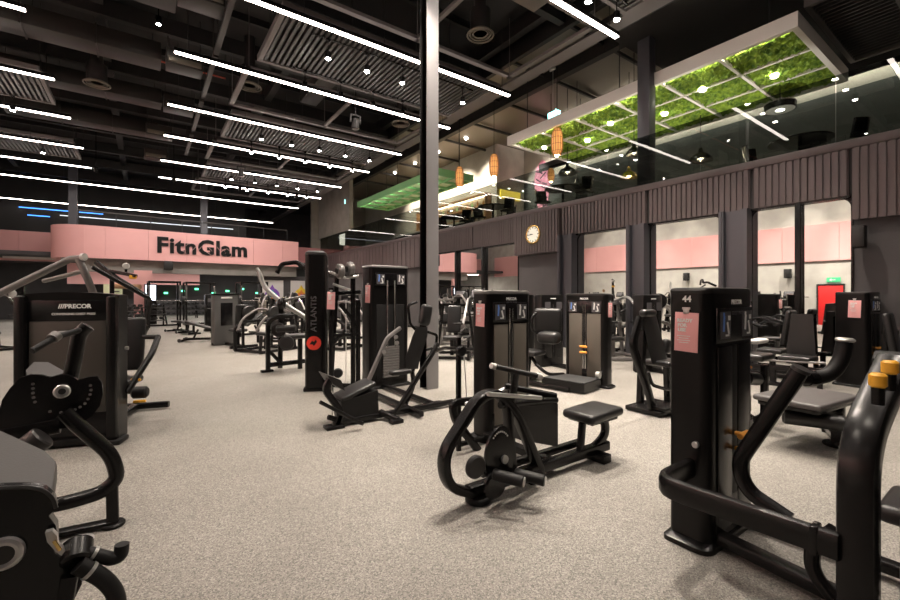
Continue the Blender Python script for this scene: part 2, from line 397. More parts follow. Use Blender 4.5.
struct('trim_11', 'pink', band_mesh(path[:8], 3.56, 5.3, .2), *band(path[7:], 3.56, 5.3))
struct('trim_12', 'pink', *band([(-8, 34.6), (-5.9, 34.6), (-4.1, 34.6)], 3.56, 5.3))
nrm = Vector((-sd.y, sd.x, 0))*.5
a3, b3 = Vector((-2.6, 30.15, 0)), Vector((8.85, 31.2, 0))
struct('trim_13', 'concrete_mid', prism([a3+Vector((0,0,2.86)), b3+Vector((0,0,2.86)), b3+Vector((0,0,3.56)), a3+Vector((0,0,3.56))], nrm))
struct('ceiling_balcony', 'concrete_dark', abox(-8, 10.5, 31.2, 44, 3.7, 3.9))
# sign lettering
so = SL+sd*5.95; 
sgn = Thing('sign_lettering', 'black raised wordmark lettering on the pink balcony front', 'sign', (so.x, so.y, 3.9), traced=True)
gl = Vector((sd.y, -sd.x, 0)); ro = Vector((sd.x, sd.y, 0))
def on_sign(px, py):
    r = _ray(px, py); q = Vector((SL.x, SL.y, H)); n2 = gl
    k = (Vector((SL.x, SL.y, 0))-Vector((0,0,0))).dot(n2)/Vector((r.x, r.y, 0)).dot(n2); return Vector((r.x*k, r.y*k, H+r.z*k))
pL, pR = on_sign(157, 247), on_sign(246.5, 250)
wS = (pR-pL).length; mid = (pL+pR)/2; mid.z = (on_sign(201, 238).z+on_sign(201, 258.5).z)/2 
letters = 'FitnGlam'; 
me_t = text(letters, 1.0, (0,0,0), (1,0,0), (0,0,1), ext=0, bold=.032, spacing=1.08); _b = bmesh.new(); me_t(_b); _w = max(v.co.x for v in _b.verts)-min(v.co.x for v in _b.verts); _b.free()
ss = wS/_w
EM = []
cx = None
_bm = bmesh.new(); text(letters, ss, (0,0,0), (1,0,0), (0,0,1), ext=.05, bold=.032*ss, spacing=1.08)(_bm)
# split the wordmark into its letters: islands grouped by position
seen = set(); isl = []
for v in _bm.verts:
    if v in seen: continue
    st = [v]; g = []
    seen.add(v)
    while st:
        q = st.pop(); g.append(q)
        for e in q.link_edges:
            w = e.other_vert(q)
            if w not in seen: seen.add(w); st.append(w)
    isl.append(g)
isl.sort(key=lambda g: min(v.co.x for v in g)); groups = []
for g in isl:
    x0, x1 = min(v.co.x for v in g), max(v.co.x for v in g)
    if groups and x0 < groups[-1][1]-.01: groups[-1][0].append(g); groups[-1][1] = max(groups[-1][1], x1)
    else: groups.append([[g], x1])
for gi, (gs, _) in enumerate(groups):
    keep = {v for g in gs for v in g}
    vi = {}; coords = []; faces = []
    for v in keep: vi[v] = len(coords); coords.append(v.co.copy())
    for f in _bm.faces:
        if f.verts[0] in keep: faces.append([vi[v] for v in f.verts])
    def lt(bm, coords=coords, faces=faces):
        vs = [bm.verts.new(mid+gl*.06+ro*c.x+Vector((0,0,1))*c.z+gl*(-c.y)) for c in coords]
        for f in faces:
            try: bm.faces.new([vs[i] for i in f])
            except ValueError: pass
    sgn.add('letter', 'letter_black', lt)
_bm.free()
# pale glitch strokes across the letters
for k in range(14):
    x = (k-6.5)/14*wS*.6+random.uniform(-.1,.1); z = random.uniform(-.32,.22)*1.0
    p = mid+ro*x+Vector((0,0,z))+gl*.118
    sgn.add('pale_stroke', 'letter_grey', box(p, (random.uniform(.2,.42), .006, .022), (0, random.choice((-.9,.6,.9)), math.atan2(sd.y, sd.x)), bev=0)) if k % 3 else None
# far wall behind and under the balcony
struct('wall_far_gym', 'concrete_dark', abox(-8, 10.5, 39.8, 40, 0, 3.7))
struct('trim_14', 'pink', abox(-4.1, 3.4, 37.2, 37.4, 2.3, 3.68))
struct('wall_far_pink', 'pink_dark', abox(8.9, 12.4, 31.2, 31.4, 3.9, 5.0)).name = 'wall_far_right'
struct('wall_far_upper', 'concrete_mid', abox(10.5, 18, 33, 33.2, 4.2, 9.7))
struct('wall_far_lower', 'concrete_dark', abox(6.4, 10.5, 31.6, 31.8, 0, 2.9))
# ------------------------------------------------------------------ mezzanine interior
struct('wall_mezzanine', 'wall_green', abox(17, 17.2, -6, 16.9, 4.2, 7.7))
struct('wall_mezzanine_upper', 'concrete', abox(17, 17.2, -6, 16.9, 7.7, 9.6))
struct('wall_mezzanine_bar', 'concrete', abox(15, 15.2, 16.7, 33, 4.2, 9.6), abox(15.2, 17, 16.7, 16.9, 4.2, 9.6))
struct('ceiling_mezzanine', 'duct_pale', abox(9.35, 18, 6.6, 33, 9.5, 9.7))
struct('ceiling_mezzanine_dark', 'ceil_beam', abox(9.35, 18, -6, 6.6, 8.3, 8.5))
struct('trim_15', 'ceil_beam', abox(9.35, 9.5, -6, 40, 8.9, 9.7))
struct('trim_16', 'ceil_beam', abox(11.6, 11.85, -6, 33, 9.1, 9.5))
struct('trim_17', 'ceil_beam', *[abox(9.4, 17, y-.04, y+.04, 9.35, 9.45) for y in (8, 10.4, 12.8, 15.2, 17.6, 20, 22.4, 24.8, 27.2)])
# ------------------------------------------------------------------ ceiling structure over the hall
struct('trim_18', 'ceil_beam', *[abox(x-.12, x+.12, -6, 44, 9.25, 9.7) for x in (-6.2, -1.0, 3.96, 9.0)])
struct('trim_19', 'ceil_beam', *[abox(-8, 9.3, y-.1, y+.1, 9.0, 9.45) for y in (1.0, 4.2, 7.7, 11.2, 14.6, 18, 21.6, 25, 28.5, 32, 36, 40)])
struct('trim_20', 'ceil_beam', *[abox(-8, 9.3, y-.05, y+.05, 9.5, 9.7) for y in [-.5+1.75*k for k in range(25)]])
LZ = 7.67
def strip(x0, x1, y, lab, grp='linear ceiling lights'):
    t = Thing('linear_ceiling_light', lab, 'ceiling light', ((x0+x1)/2, y, LZ), group=grp, traced=True)
    t.add('light_housing', 'black_satin', abox(x0, x1, y-.06, y+.06, LZ, LZ+.09))
    t.add('light_diffuser', 'strip_glow', abox(x0+.01, x1-.01, y-.05, y+.05, LZ-.03, LZ+.002))
    n = 5 if x1-x0 > 5 else 3
    for k in range(n):
        x = x0+.3+(x1-x0-.6)*k/(n-1); t.add('suspension_wire', 'graphite', cyl((x, y, LZ+.08), (x, y, 9.72), .008, seg=6))
RY = [2.3, 5.86, 9.5, 12.65, 16.25, 19.5, 23.2, 26.6]
RN = ['over the near right corner', 'first of the right row, ending by the moss ceiling', 'second of the right row, longest streak crossing the grey column', 'third of the right row behind the nearest grille', 'fourth of the right row before the second grille', 'fifth of the right row behind the second grille', 'sixth of the right row before the third grille', 'seventh of the right row, short streak farthest before the pink sign']
for y, n in zip(RY, RN): strip(.6, 9.05, y, 'glowing linear ceiling light, '+n)
LN = ['over the near left side', 'above the near left machines', 'left row above the nearest left machines', 'left row, topmost visible at the upper left corner', 'left row, second from the upper left corner', 'left row, third from the upper left corner', 'left row, fourth from the upper left corner', 'left row, lowest and farthest, with spotlights beside it']
for y, n in zip(RY, LN): strip(-7.8, -2.05, y, 'glowing linear ceiling light, '+n)
strip(-7.8, 8.8, 30.6, 'very long glowing linear ceiling light just above the pink sign')
strip(-7.8, 8.84, 38.0, 'very long glowing linear ceiling light low behind the pink sign balcony')
strip(.6, 9.05, -1.2, 'glowing linear ceiling light behind the viewer on the right'); strip(-7.8, -2.05, -1.2, 'glowing linear ceiling light behind the viewer on the left')
# grilles
for y0, y1, nm in ((2.75, 5.45, 'nearest slatted grey ceiling grille, at the top edge'), (9.85, 12.3, 'large slatted ceiling grille between the second and third right lights'), (16.6, 19.15, 'slatted ceiling grille with a ball of spotlights hanging below, middle distance'), (23.55, 26.25, 'farthest slatted ceiling grille before the pink sign')):
    x0, x1 = 2.6, 8.75; z = 7.95
    t = Thing('ceiling_grille', nm, 'ceiling grille', ((x0+x1)/2, y0, z), group='slatted ceiling grilles', traced=True)
    t.add('grille_frame', 'frame_grey', abox(x0-.12, x0, y0-.1, y1+.1, z-.03, z+.13), abox(x1, x1+.14, y0-.1, y1+.1, z-.03, z+.13), abox(x0, x1, y0-.1, y0, z-.03, z+.13), abox(x0, x1, y1, y1+.1, z-.03, z+.13))
    n = 44
    t.add('slats', 'slat', *[abox(x0+(x1-x0)*(k+.25)/n, x0+(x1-x0)*(k+.75)/n, y0, y1, z, z+.11) for k in range(n)])
    for x in (x0, x0+2.05, x0+4.1, x1):
        t.add('hanger_rod', 'ceil_beam', cyl((x, (y0+y1)/2, z+.1), (x, (y0+y1)/2, 9.72), .015, seg=6))
for y0, y1, nm in ((16.6, 19.15, 'slatted ceiling grille over the left machines, nearer one'), (23.55, 26.25, 'slatted ceiling grille over the left machines, farther one')):
    t = Thing('ceiling_grille', nm, 'ceiling grille', (-4.7, y0, 7.95), group='slatted ceiling grilles', traced=True)
    t.add('grille_frame', 'frame_grey', abox(-7.2, -7.1, y0, y1, 7.92, 8.05), abox(-2.5, -2.4, y0, y1, 7.92, 8.05), abox(-7.2, -2.4, y0-.08, y0, 7.92, 8.05), abox(-7.2, -2.4, y1, y1+.08, 7.92, 8.05))
    t.add('slats', 'slat', *[abox(-7.1+4.6*(k+.25)/34, -7.1+4.6*(k+.75)/34, y0, y1, 7.95, 8.06) for k in range(34)])
    t.add('hanger_rod', 'ceil_beam', *[cyl((x, (y0+y1)/2, 8.0), (x, (y0+y1)/2, 9.72), .015, seg=6) for x in (-7.1, -2.45)])
# flat grey frames round the open bays
for k, (y0, y1) in enumerate(((6.15, 9.2), (13.0, 15.95), (19.85, 22.9), (27.0, 30.2))):
    z = 7.95
    struct('trim_%d' % (21+k), 'frame_grey', abox(2.3, 8.75, y0, y0+.14, z, z+.08), abox(2.3, 8.75, y1-.14, y1, z, z+.08), abox(8.61, 8.75, y0, y1, z, z+.08), abox(2.3, 2.44, y0, y1, z, z+.08), abox(5.5, 5.6, y0, y1, z, z+.08),
           *[cyl((x, y, z), (x, y, 9.7), .012, seg=6) for x in (2.4, 5.55, 8.7) for y in (y0+.07, y1-.07)])
struct('trim_25', 'duct', *[abox(1.5, 1.62, y0, y1, 8.0, 8.1) for y0, y1 in ((9.6, 12.9), (13.0, 15.9), (16.3, 19.4), (20, 23))], *[cyl((1.56, y, 8.05), (1.56, y, 9.7), .012, seg=6) for y in (10, 12.5, 13.5, 15.5, 16.8, 19, 20.5, 22.5)])
struct('trim_26', 'frame_grey', *[abox(8.95, 9.35, y0, y1, 8.0, 8.06) for y0, y1 in ((-6, 40),)])
# spotlights
SPN = 0
ordw = ['first', 'second', 'third', 'fourth', 'fifth']
def spotlight(x, y, lab, power, z=7.45):
    t = Thing('track_spotlight', lab, 'spotlight', (x, y, z), group='ceiling spotlights')
    t.add('lamp_head', 'black_satin', cyl((0,0,0), (0,0,.17), .068, seg=14, bev=.01))
    t.add('stem', 'black_satin', cyl((0,0,.16), (0,0,.47), .012, seg=8), box((0,0,.452), (.1,.05,.05)))
    t.add('lens', 'lens_glow', cyl((0,0,-.012), (0,0,.004), .062, seg=14))
    if power:
        ld = bpy.data.lights.new('spot', 'SPOT'); ld.energy = power; ld.spot_size = math.radians(78); ld.spot_blend = .7; ld.color = (1,.88,.76); ld.shadow_soft_size = .06
        lo = bpy.data.objects.new('spot_lamp', ld); COL.objects.link(lo); lo.location = (x, y, z-.03)
for y0, bay, xs in ((3.3,'nearest',(3.7,4.75,5.8,6.9,8.1)),(5.3,'nearest',(3.7,4.8,6.0,7.2,8.17)),(10.35,'large',(3.7,4.75,5.8,6.85,7.9)),(12.2,'large',(3.7,4.75,5.8,6.85,7.9)),(17.2,'middle',(3.6,4.7,5.8,6.9,8.0)),(19.1,'middle',(3.6,4.7,5.8,6.9,8.0)),(24.1,'farthest',(3.6,4.7,5.8,6.9,8.0)),(26.1,'farthest',(3.6,4.7,5.8,6.9,8.0))):
    front = y0 in (3.3, 10.35, 17.2, 24.1)
    rail = solo('lighting_track', 'black lighting track along the %s edge of the %s ceiling grille' % ('near' if front else 'far', bay), 'lighting track', 'black_satin', abox(xs[0]-.4, xs[-1]+.4, y0-.02, y0+.02, 7.93, 7.96), loc=(5.8, y0, 7.93))
    for k, x in enumerate(xs):
        spotlight(x, y0, 'bright ceiling spotlight, %s from the left in the %s row under the %s grille' % (ordw[k], 'near' if front else 'far', bay), 1050 if k % 2 == 0 else 0)
for y0, bay in ((17.2, 'nearer'), (19.1, 'middle'), (24.1, 'farther')):
    for k, x in enumerate((-6.2, -4.8, -3.4)):
        spotlight(x, y0, 'bright ceiling spotlight over the left machines, %s from the left in the %s row' % (ordw[k], bay), 800 if k == 1 else 0)
# more spots that light the near floor and the left side
for k, (x, y) in enumerate(((-1.5, 2.9), (-4.5, 4.5), (-.6, 8.4), (-5.5, 8.6), (-4.5, 13.4), (.3, 13.4), (1.5, .5), (6.5, .2), (-6.6, 5.6), (-6.6, 14.2))):
    ld = bpy.data.lights.new('spot', 'SPOT'); ld.energy = (600,750,900,600,600,900,300,500,600,600)[k]; ld.spot_size = math.radians(85); ld.spot_blend = .7; ld.color = (1,.88,.76); ld.shadow_soft_size = .06
    lo = bpy.data.objects.new('spot_lamp', ld); COL.objects.link(lo); lo.location = (x, y, 8.6)
    sp = Thing('ceiling_downlight', ['black ceiling downlight near the viewer on the left', 'black ceiling downlight above the near left machines', 'black ceiling downlight above the left walkway', 'black ceiling downlight by the left wall, nearer', 'black ceiling downlight over the left machines, farther', 'black ceiling downlight above the central walkway', 'black ceiling downlight above the viewer', 'black ceiling downlight by the right wall behind the viewer', 'black ceiling downlight facing the red door', 'black ceiling downlight at the left wall, farther'][k], 'ceiling light', (x, y, 8.62))
    sp.add('lamp_head', 'black_satin', cyl((0,0,0), (0,0,.2), .07, seg=14, bev=.01)); sp.add('stem', 'black_satin', cyl((0,0,.19), (0,0,1.09), .012, seg=6)); sp.add('lens', 'lens_glow', cyl((0,0,-.01), (0,0,.003), .05, seg=12))

for k, y in enumerate((3, 6, 9, 12, 15, 18)):  # lamps added to brighten the left wall in the mirrors
    ld = bpy.data.lights.new('washer', 'SPOT'); ld.energy = 1300; ld.spot_size = math.radians(95); ld.spot_blend = .8; ld.color = (1,.93,.84); ld.shadow_soft_size = .1
    lo = bpy.data.objects.new('wall_fill_lamp', ld); COL.objects.link(lo); lo.location = (-5.2, y, 7.3); lo.rotation_euler = (0, math.radians(38), 0)
    sp = Thing('added_wall_washer', 'added black ceiling wall washer facing the left wall, %s from the near end' % ('first','second','third','fourth','fifth','sixth')[k], 'ceiling light', (-5.2, y, 7.36))
    sp.add('lamp_head', 'black_satin', cyl((-.04,0,0), (.04,0,.2), .09, seg=14, bev=.01)); sp.add('stem', 'black_satin', cyl((.03,0,.18), (.03,0,2.36), .012, seg=6))

# spotlights added to brighten the pink sign, and lamps added under the balcony
for k, x in enumerate((-1.8, 1.2, 4.2, 7.2)):
    ld = bpy.data.lights.new('added_sign_spot', 'SPOT'); ld.energy = 330; ld.spot_size = math.radians(85); ld.spot_blend = .8; ld.color = (1,.93,.88); ld.shadow_soft_size = .1
    lo = bpy.data.objects.new('added_sign_lamp', ld); COL.objects.link(lo); lo.location = (x, 25.4, 7.2); lo.rotation_euler = (math.radians(58), 0, 0)
    sp = Thing('track_spotlight', 'added black spotlight aimed at the pink sign, %s from the left' % ordw[k], 'spotlight', (x, 25.38, 7.24)); sp.add('lamp_head', 'black_satin', cyl((0,.04,0), (0,-.06,.2), .09, seg=14, bev=.01)); sp.add('stem', 'black_satin', cyl((0,-.05,.18), (0,-.05,2.48), .012, seg=6))
for k, (x, y) in enumerate(((-5, 33), (-1, 34), (3, 34), (6.5, 35))):  # battens and area lamps added to brighten the space below the balcony
    ld = bpy.data.lights.new('balcony_fill', 'AREA'); ld.energy = 95; ld.shape = 'RECTANGLE'; ld.size = 2.4; ld.size_y = .12; ld.color = (1,.93,.86)
    lo = bpy.data.objects.new('added_balcony_lamp', ld); COL.objects.link(lo); lo.location = (x, y, 3.55)
    solo('added_batten', 'added pale batten light under the balcony, %s from the left' % ordw[k], 'ceiling light', 'panel_white', abox(x-1.25, x+1.25, y-.08, y+.08, 3.58, 3.7), loc=(x, y, 3.58))
# ================================================================== CEILING SERVICES
def duct(lab, x0, x1, y0, y1, z0, z1, m='duct', seams='x'):
    t = Thing('air_duct', lab, 'air duct', ((x0+x1)/2, (y0+y1)/2, z0), traced=True, group=None)
    t.add('duct_body', m, abox(x0, x1, y0, y1, z0, z1, .02))
    fl = []
    L = (x1-x0) if seams == 'x' else (y1-y0); n = max(1, int(L/1.4))
    for k in range(1, n):
        if seams == 'x': x = x0+L*k/n; fl.append(abox(x-.02, x+.02, y0-.03, y1+.03, z0-.03, z1+.03))
        else: y = y0+L*k/n; fl.append(abox(x0-.03, x1+.03, y-.02, y+.02, z0-.03, z1+.03))
    if fl: t.add('duct_flange', m, *fl)
    t.add('duct_hanger', 'ceil_beam', *[cyl((x, y, z1), (x, y, 9.72), .012, seg=6) for x in (x0+.2, x1-.2) for y in ((y0+y1)/2,)])
duct('pale rectangular air duct in the upper left ceiling corner', -4.2, -.1, 9.8, 10.5, 8.6, 9.1, 'duct_pale')
duct('dark rectangular air duct below the pale corner duct', -3.8, .6, 11.4, 12.1, 8.3, 8.8)
duct('long dark air duct over the left ceiling lights, third down', -4.0, .4, 14.9, 15.7, 8.4, 8.9)
duct('long dark air duct over the left ceiling lights, fourth down', -4.2, .5, 18.3, 19.0, 8.4, 8.9)
duct('long dark air duct over the left ceiling lights, fifth down', -4.2, .5, 22, 22.7, 8.4, 8.9)
duct('metallic air duct above the open bay right of the grey column', 4.6, 8.2, 7.0, 7.7, 8.9, 9.4, 'duct_pale')
duct('dark air duct running lengthwise above the open ceiling bay', 3.6, 4.3, 6.3, 9.1, 8.6, 9.1, 'duct', 'y')
duct('dark lengthwise air duct over the second open bay', 4.6, 5.2, 13.1, 15.8, 8.6, 9.1, 'duct', 'y')

def fan_box(lab, x, y, z):
    t = Thing('air_conditioning_unit', lab, 'air unit', (x, y, z), traced=True)
    t.add('unit_case', 'duct', abox(x-.45, x+.45, y-.3, y+.3, z, z+.45, .02)); t.add('unit_flap', 'duct_pale', abox(x-.4, x+.4, y-.34, y-.3, z+.05, z+.2, .01))
    t.add('hanger_rod', 'ceil_beam', *[cyl((x+s*.4, y, z+.4), (x+s*.4, y, 9.72), .012, seg=6) for s in (-1, 1)])
for x, y, lab in ((1.05, 11.1, 'dark air unit beside the left end of the second light'), (.95, 14.6, 'dark air unit left of the third light'), (1.0, 18, 'dark air unit left of the fourth light'), (.5, 21.4, 'dark air unit left of the fifth light'), (.45, 25, 'dark air unit left of the sixth light')):
    fan_box(lab, x, y, 8.1)
def round_vent(lab, x, y, z, r=.33):
    t = Thing('round_diffuser', lab, 'air vent', (x, y, z), traced=True)
    t.add('vent_drum', 'ceil_beam', cyl((x, y, z+.04), (x, y, z+.6), r*.8)); t.add('vent_face', 'duct_pale', *[ring((x, y, z+.02*k), r*(1-.22*k), .02, (0,0,1)) for k in range(4)], cyl((x,y,z+.04),(x,y,z+.06), r*.9))
    t.add('vent_duct', 'ceil_beam', cyl((x, y, z+.55), (x, y, 9.72), r*.5, seg=12))
for x, y, lab in ((6.9, 8.3, 'round drum air diffuser in the open bay near the top centre'), (-1.4, 9.4, 'round air diffuser in the dark upper left ceiling'), (-1.2, 17.2, 'small round air diffuser over the left ceiling lights'), (8.0, 14.4, 'round air diffuser right of the grey column, over the second bay'), (2.7, 14.6, 'round air diffuser at the left of the second bay')):
    round_vent(lab, x, y, 8.15)
for y, x0, x1, z, lab in ((9.0 , -6, 3.4, 8.9, 'thin red sprinkler pipe nearest the upper left corner'), (10.9, -6, 2.2, 8.7, 'thin red sprinkler pipe crossing the upper left ceiling'), (15.9, -4, 2.2, 8.8, 'thin red sprinkler pipe over the third light')):
    t = Thing('sprinkler_pipe', lab, 'pipe', (x0, y, z), traced=True)
    t.add('pipe_run', 'pipe_red', cyl((x0, y, z), (x1, y, z), .028, seg=8)); t.add('pipe_hanger', 'ceil_beam', *[cyl((x0+k*(x1-x0)/4, y, z), (x0+k*(x1-x0)/4, y, 9.72), .008, seg=6) for k in range(5)])
def hanging(lab, x, y, z):
    t = Thing('moving_head_light', lab, 'stage light', (x, y, z), traced=True)
    t.add('lamp_yoke', 'graphite', bar([(x-.16, y, z+.2), (x-.16, y, z+.45), (x+.16, y, z+.45), (x+.16, y, z+.2)], .04, .06, .02)); t.add('lamp_head', 'graphite', cyl((x, y, z), (x, y-.05, z+.34), .12, .1, bev=.02))
    t.add('lamp_lens', 'silver', cyl((x, y, z-.01), (x, y, z+.01), .1)); t.add('hanger_rod', 'ceil_beam', cyl((x, y, z+.44), (x, y, 9.72), .02, seg=8))
hanging('dark stage light hanging below the middle of the large grille', 5.6, 13.1, 7.0); hanging('dark stage light hanging below the middle grille lights', 3.6, 21.4, 7.0)
# black loudspeakers
def speaker(lab, c, facing, s=(.3,.28,.5)):
    t = Thing('wall_speaker', lab, 'speaker', c, rot=facing)
    t.add('cabinet', 'black_matte', box((0,0,0), s, bev=.02)); t.add('speaker_grille', 'graphite', box((0,-s[1]/2-.004,0), (s[0]*.86,.012,s[2]*.88), bev=.004))
    t.add('speaker_bracket', 'graphite', box((0,s[1]/2+.04,0), (.08,.12,.1)))
speaker('black loudspeaker under the fascia at the right end of the wide mirror', (D-.24, 1.9, 2.62), -PI/2, (.18,.2,.4))
speaker('small black loudspeaker under the right half of the pink sign balcony', (1.15, 29.95, 3.3), 0, (.45,.35,.5))
speaker('black loudspeaker high on the mirrored opposite wall, nearer the red door', (-7.78, 8.2, 2.75), PI/2); speaker('black loudspeaker high on the mirrored opposite wall, farther from the red door', (-7.78, 13.6, 2.75), PI/2)
# exit sign above the red door
t = Thing('exit_sign', 'small green exit sign above the red door', 'exit sign', (-7.98, 6.35, 2.3), traced=True)
t.add('sign_panel', 'exit_green', abox(-7.99, -7.95, 6.05, 6.6, 2.25, 2.48)); t.add('arrow', 'white_print', prism([(-7.945, 6.5, 2.36), (-7.945, 6.4, 2.44), (-7.945, 6.4, 2.28)], (.004,0,0)), abox(-7.945, -7.94, 6.25, 6.41, 2.34, 2.38))
# clock
cp = U(533, 234.5, FX-.14)
t = Thing('wall_clock', 'round gold rimmed wall clock on the dark ribbed block', 'clock', cp, traced=True)
t.add('clock_rim', 'gold', ring(cp, .285, .035, (-1,0,0), 32)); t.add('clock_case', 'gold', cyl(cp+Vector((.06,0,0)), cp+Vector((.0,0,0)), .28, seg=32))
t.add('clock_dial', 'clock_face', cyl(cp, cp+Vector((-.008,0,0)), .265, seg=32))
for k in range(12):
    a = k*PI/6; q = cp+Vector((-.011, -math.sin(a)*.22, math.cos(a)*.22)); t.add('hour_mark', 'black_matte', box(q, (.006, .018 if k % 3 else .028, .045), (a,0,0), bev=0))
def hand(L, a, w): return bar([cp+Vector((-.016,0,0)), cp+Vector((-.016, math.sin(a)*L, math.cos(a)*L))], w, .006, 0, (1,0,0), .001)
t.add('hour_hand', 'black_matte', hand(.12, math.radians(80), .022)); t.add('minute_hand', 'black_matte', hand(.19, math.radians(92), .014))
# ================================================================== MEZZANINE THINGS
def feature_ceiling(name, lab, x0, x1, y0, y1, z, nx, ny, framem, fill, cat='ceiling feature'):
    t = Thing(name, lab, cat, ((x0+x1)/2, (y0+y1)/2, z), traced=True); w = .12; h = .32
    t.add('panel_frame', framem, abox(x0-w, x0, y0-w, y1+w, z, z+h), abox(x1, x1+w, y0-w, y1+w, z, z+h), abox(x0, x1, y0-w, y0, z, z+h), abox(x0, x1, y1, y1+w, z, z+h), abox(x0, x1, y0, y1, z+h-.03, z+h))
    t.add('dividers', framem, *[abox(x0+(x1-x0)*k/nx-.035, x0+(x1-x0)*k/nx+.035, y0, y1, z+.01, z+.12) for k in range(1, nx)], *[abox(x0, x1, y0+(y1-y0)*k/ny-.035, y0+(y1-y0)*k/ny+.035, z+.01, z+.12) for k in range(1, ny)])
    t.add('hanger_rod', 'ceil_beam', *[cyl((x, y, z+h), (x, y, 8.32 if y < 6.6 else 9.52), .015, seg=6) for x in (x0+.3, x1-.3) for y in (y0+.5, (y0+y1)/2, y1-.5)])
    return t
MX0, MX1, MY0, MY1, MZ = 10.98, 14.6, 3.05, 11.4, 7.09
ft = feature_ceiling('moss_ceiling_panel', 'long green moss ceiling panel in a pale frame over the mezzanine', MX0, MX1, MY0, MY1, MZ, 3, 6, 'panel_white', None)
def moss(bm):
    nx, ny = 84, 190; g = []
    for i in range(nx+1):
        row = []
        for j in range(ny+1):
            x = MX0+(MX1-MX0)*i/nx; y = MY0+(MY1-MY0)*j/ny
            n = .035*math.sin(x*5.1+1.3*math.sin(y*3))+.03*math.sin(y*6.3+2*math.sin(x*4.2))
            row.append(bm.verts.new((x+random.uniform(-.012,.012), y+random.uniform(-.012,.012), MZ+.10+n*.5-random.random()**2*.09)))
        g.append(row)
    for i in range(nx):
        for j in range(ny): bm.faces.new((g[i][j], g[i][j+1], g[i+1][j+1], g[i+1][j]))
o = build('moss', 'moss', [moss], Matrix.Translation(-Vector(ft.e.location)), flip=False, smooth=False); o.parent = ft.e; o['kind'] = 'stuff'
def puck(lab, x, y, z, power=0, glow='down_glow', r=.09):
    t = Thing('downlight', lab, 'ceiling light', (x, y, z), traced=True)
    t.add('light_ring', 'panel_white', ring((x, y, z), r, .015, (0,0,1), 18)); t.add('light_lens', glow, cyl((x, y, z), (x, y, z+.06), r, seg=18))
    if power:
        ld = bpy.data.lights.new('spot', 'SPOT'); ld.energy = power; ld.spot_size = math.radians(110); ld.spot_blend = .8; ld.color = (1,.9,.75); ld.shadow_soft_size = .08
        lo = bpy.data.objects.new('downlight_lamp', ld); COL.objects.link(lo); lo.location = (x, y, z-.04)
nm = ['nearest the left end', 'second from the left end', 'third from the left end', 'fourth from the left end', 'fifth from the left end', 'at the right end']
for k in range(6):
    y = MY1-(MY1-MY0)*(k+.5)/6
    puck('recessed downlight in the moss ceiling, '+nm[k], MX0+(1.9 if k % 2 else 1.2), y+.2, MZ-.02, 60)
# lights that wash the moss from its frame (thin LED coves, inside the frame)
solo('cove_light', 'thin LED cove inside the front edge of the moss ceiling frame', 'ceiling light', 'cove_glow', abox(MX0+.001, MX0+.02, MY0+.1, MY1-.1, MZ+.012, MZ+.06), loc=(MX0, 7, MZ))
ft = feature_ceiling('slatted_canopy', 'green framed slatted canopy with lit cells above the mezzanine bar', 10.98, 12.9, 16.3, 25, 7.09, 2, 9, 'green_frame', None)
ft.add('canopy_cells', 'mint_plastic', abox(10.98, 12.9, 16.3, 25, 7.25, 7.27))
solo('cove_light', 'LED line inside the green bar canopy', 'ceiling light', 'down_glow', abox(10.985, 11.0, 16.5, 24.8, 7.15, 7.18), loc=(11, 19, 7.15))
# cove washing the dark mezzanine wall
solo('cove_light', 'long LED cove washing the top of the dark mezzanine wall', 'ceiling light', 'cove_glow', abox(16.7, 16.8, -5, 15, 8.16, 8.2), loc=(16.8, 5, 8.16))
struct('trim_27', 'ceil_beam', abox(16.55, 16.6, -6, 15.2, 7.9, 8.3))
def pend_cage(lab, px, py, u, h=.86, r=.185):
    c = U(px, py, u)
    t = Thing('cage_pendant', lab, 'pendant lamp', c, traced=True)
    prof = [(r*.55,-h/2),(r*.9,-h*.36),(r,-h*.1),(r*.97,h*.15),(r*.8,h*.38),(r*.5,h*.5)]
    ribs_ = []
    for k in range(14):
        a = 2*PI*k/14; ribs_.append(tube([c+Vector((q*math.cos(a), q*math.sin(a), z)) for q, z in prof], .011, 0, 6))
    t.add('woven_ribs', 'amber_rib', *ribs_, *[ring(c+Vector((0,0,z)), q, .01, (0,0,1), 18, 5) for q, z in prof])
    t.add('lamp_shade', 'amber', lathe([(q*.86, z) for q, z in prof], c)); t.add('bulb', 'warm_glow', lathe([(.02,-.08),(.07,-.03),(.07,.03),(.02,.09)], c+Vector((0,0,-h/2+.02))))
    t.add('cord', 'black_matte', cyl(c+Vector((0,0,h/2)), Vector((c.x, c.y, 8.32 if c.y < 6.6 else 9.52)), .012, seg=6))
pend_cage('amber woven cage pendant lamp hanging before the left end of the moss ceiling', 557, 142, 10.95)
pend_cage('amber woven cage pendant lamp hanging before the concrete wall, middle of three', 494, 165.5, 11.2); pend_cage('amber woven cage pendant lamp nearest the tall grey column', 459.5, 177, 11.2)
pend_cage('small amber lantern hanging over the mezzanine tables by the mural', 551, 175, 13, .5, .13)
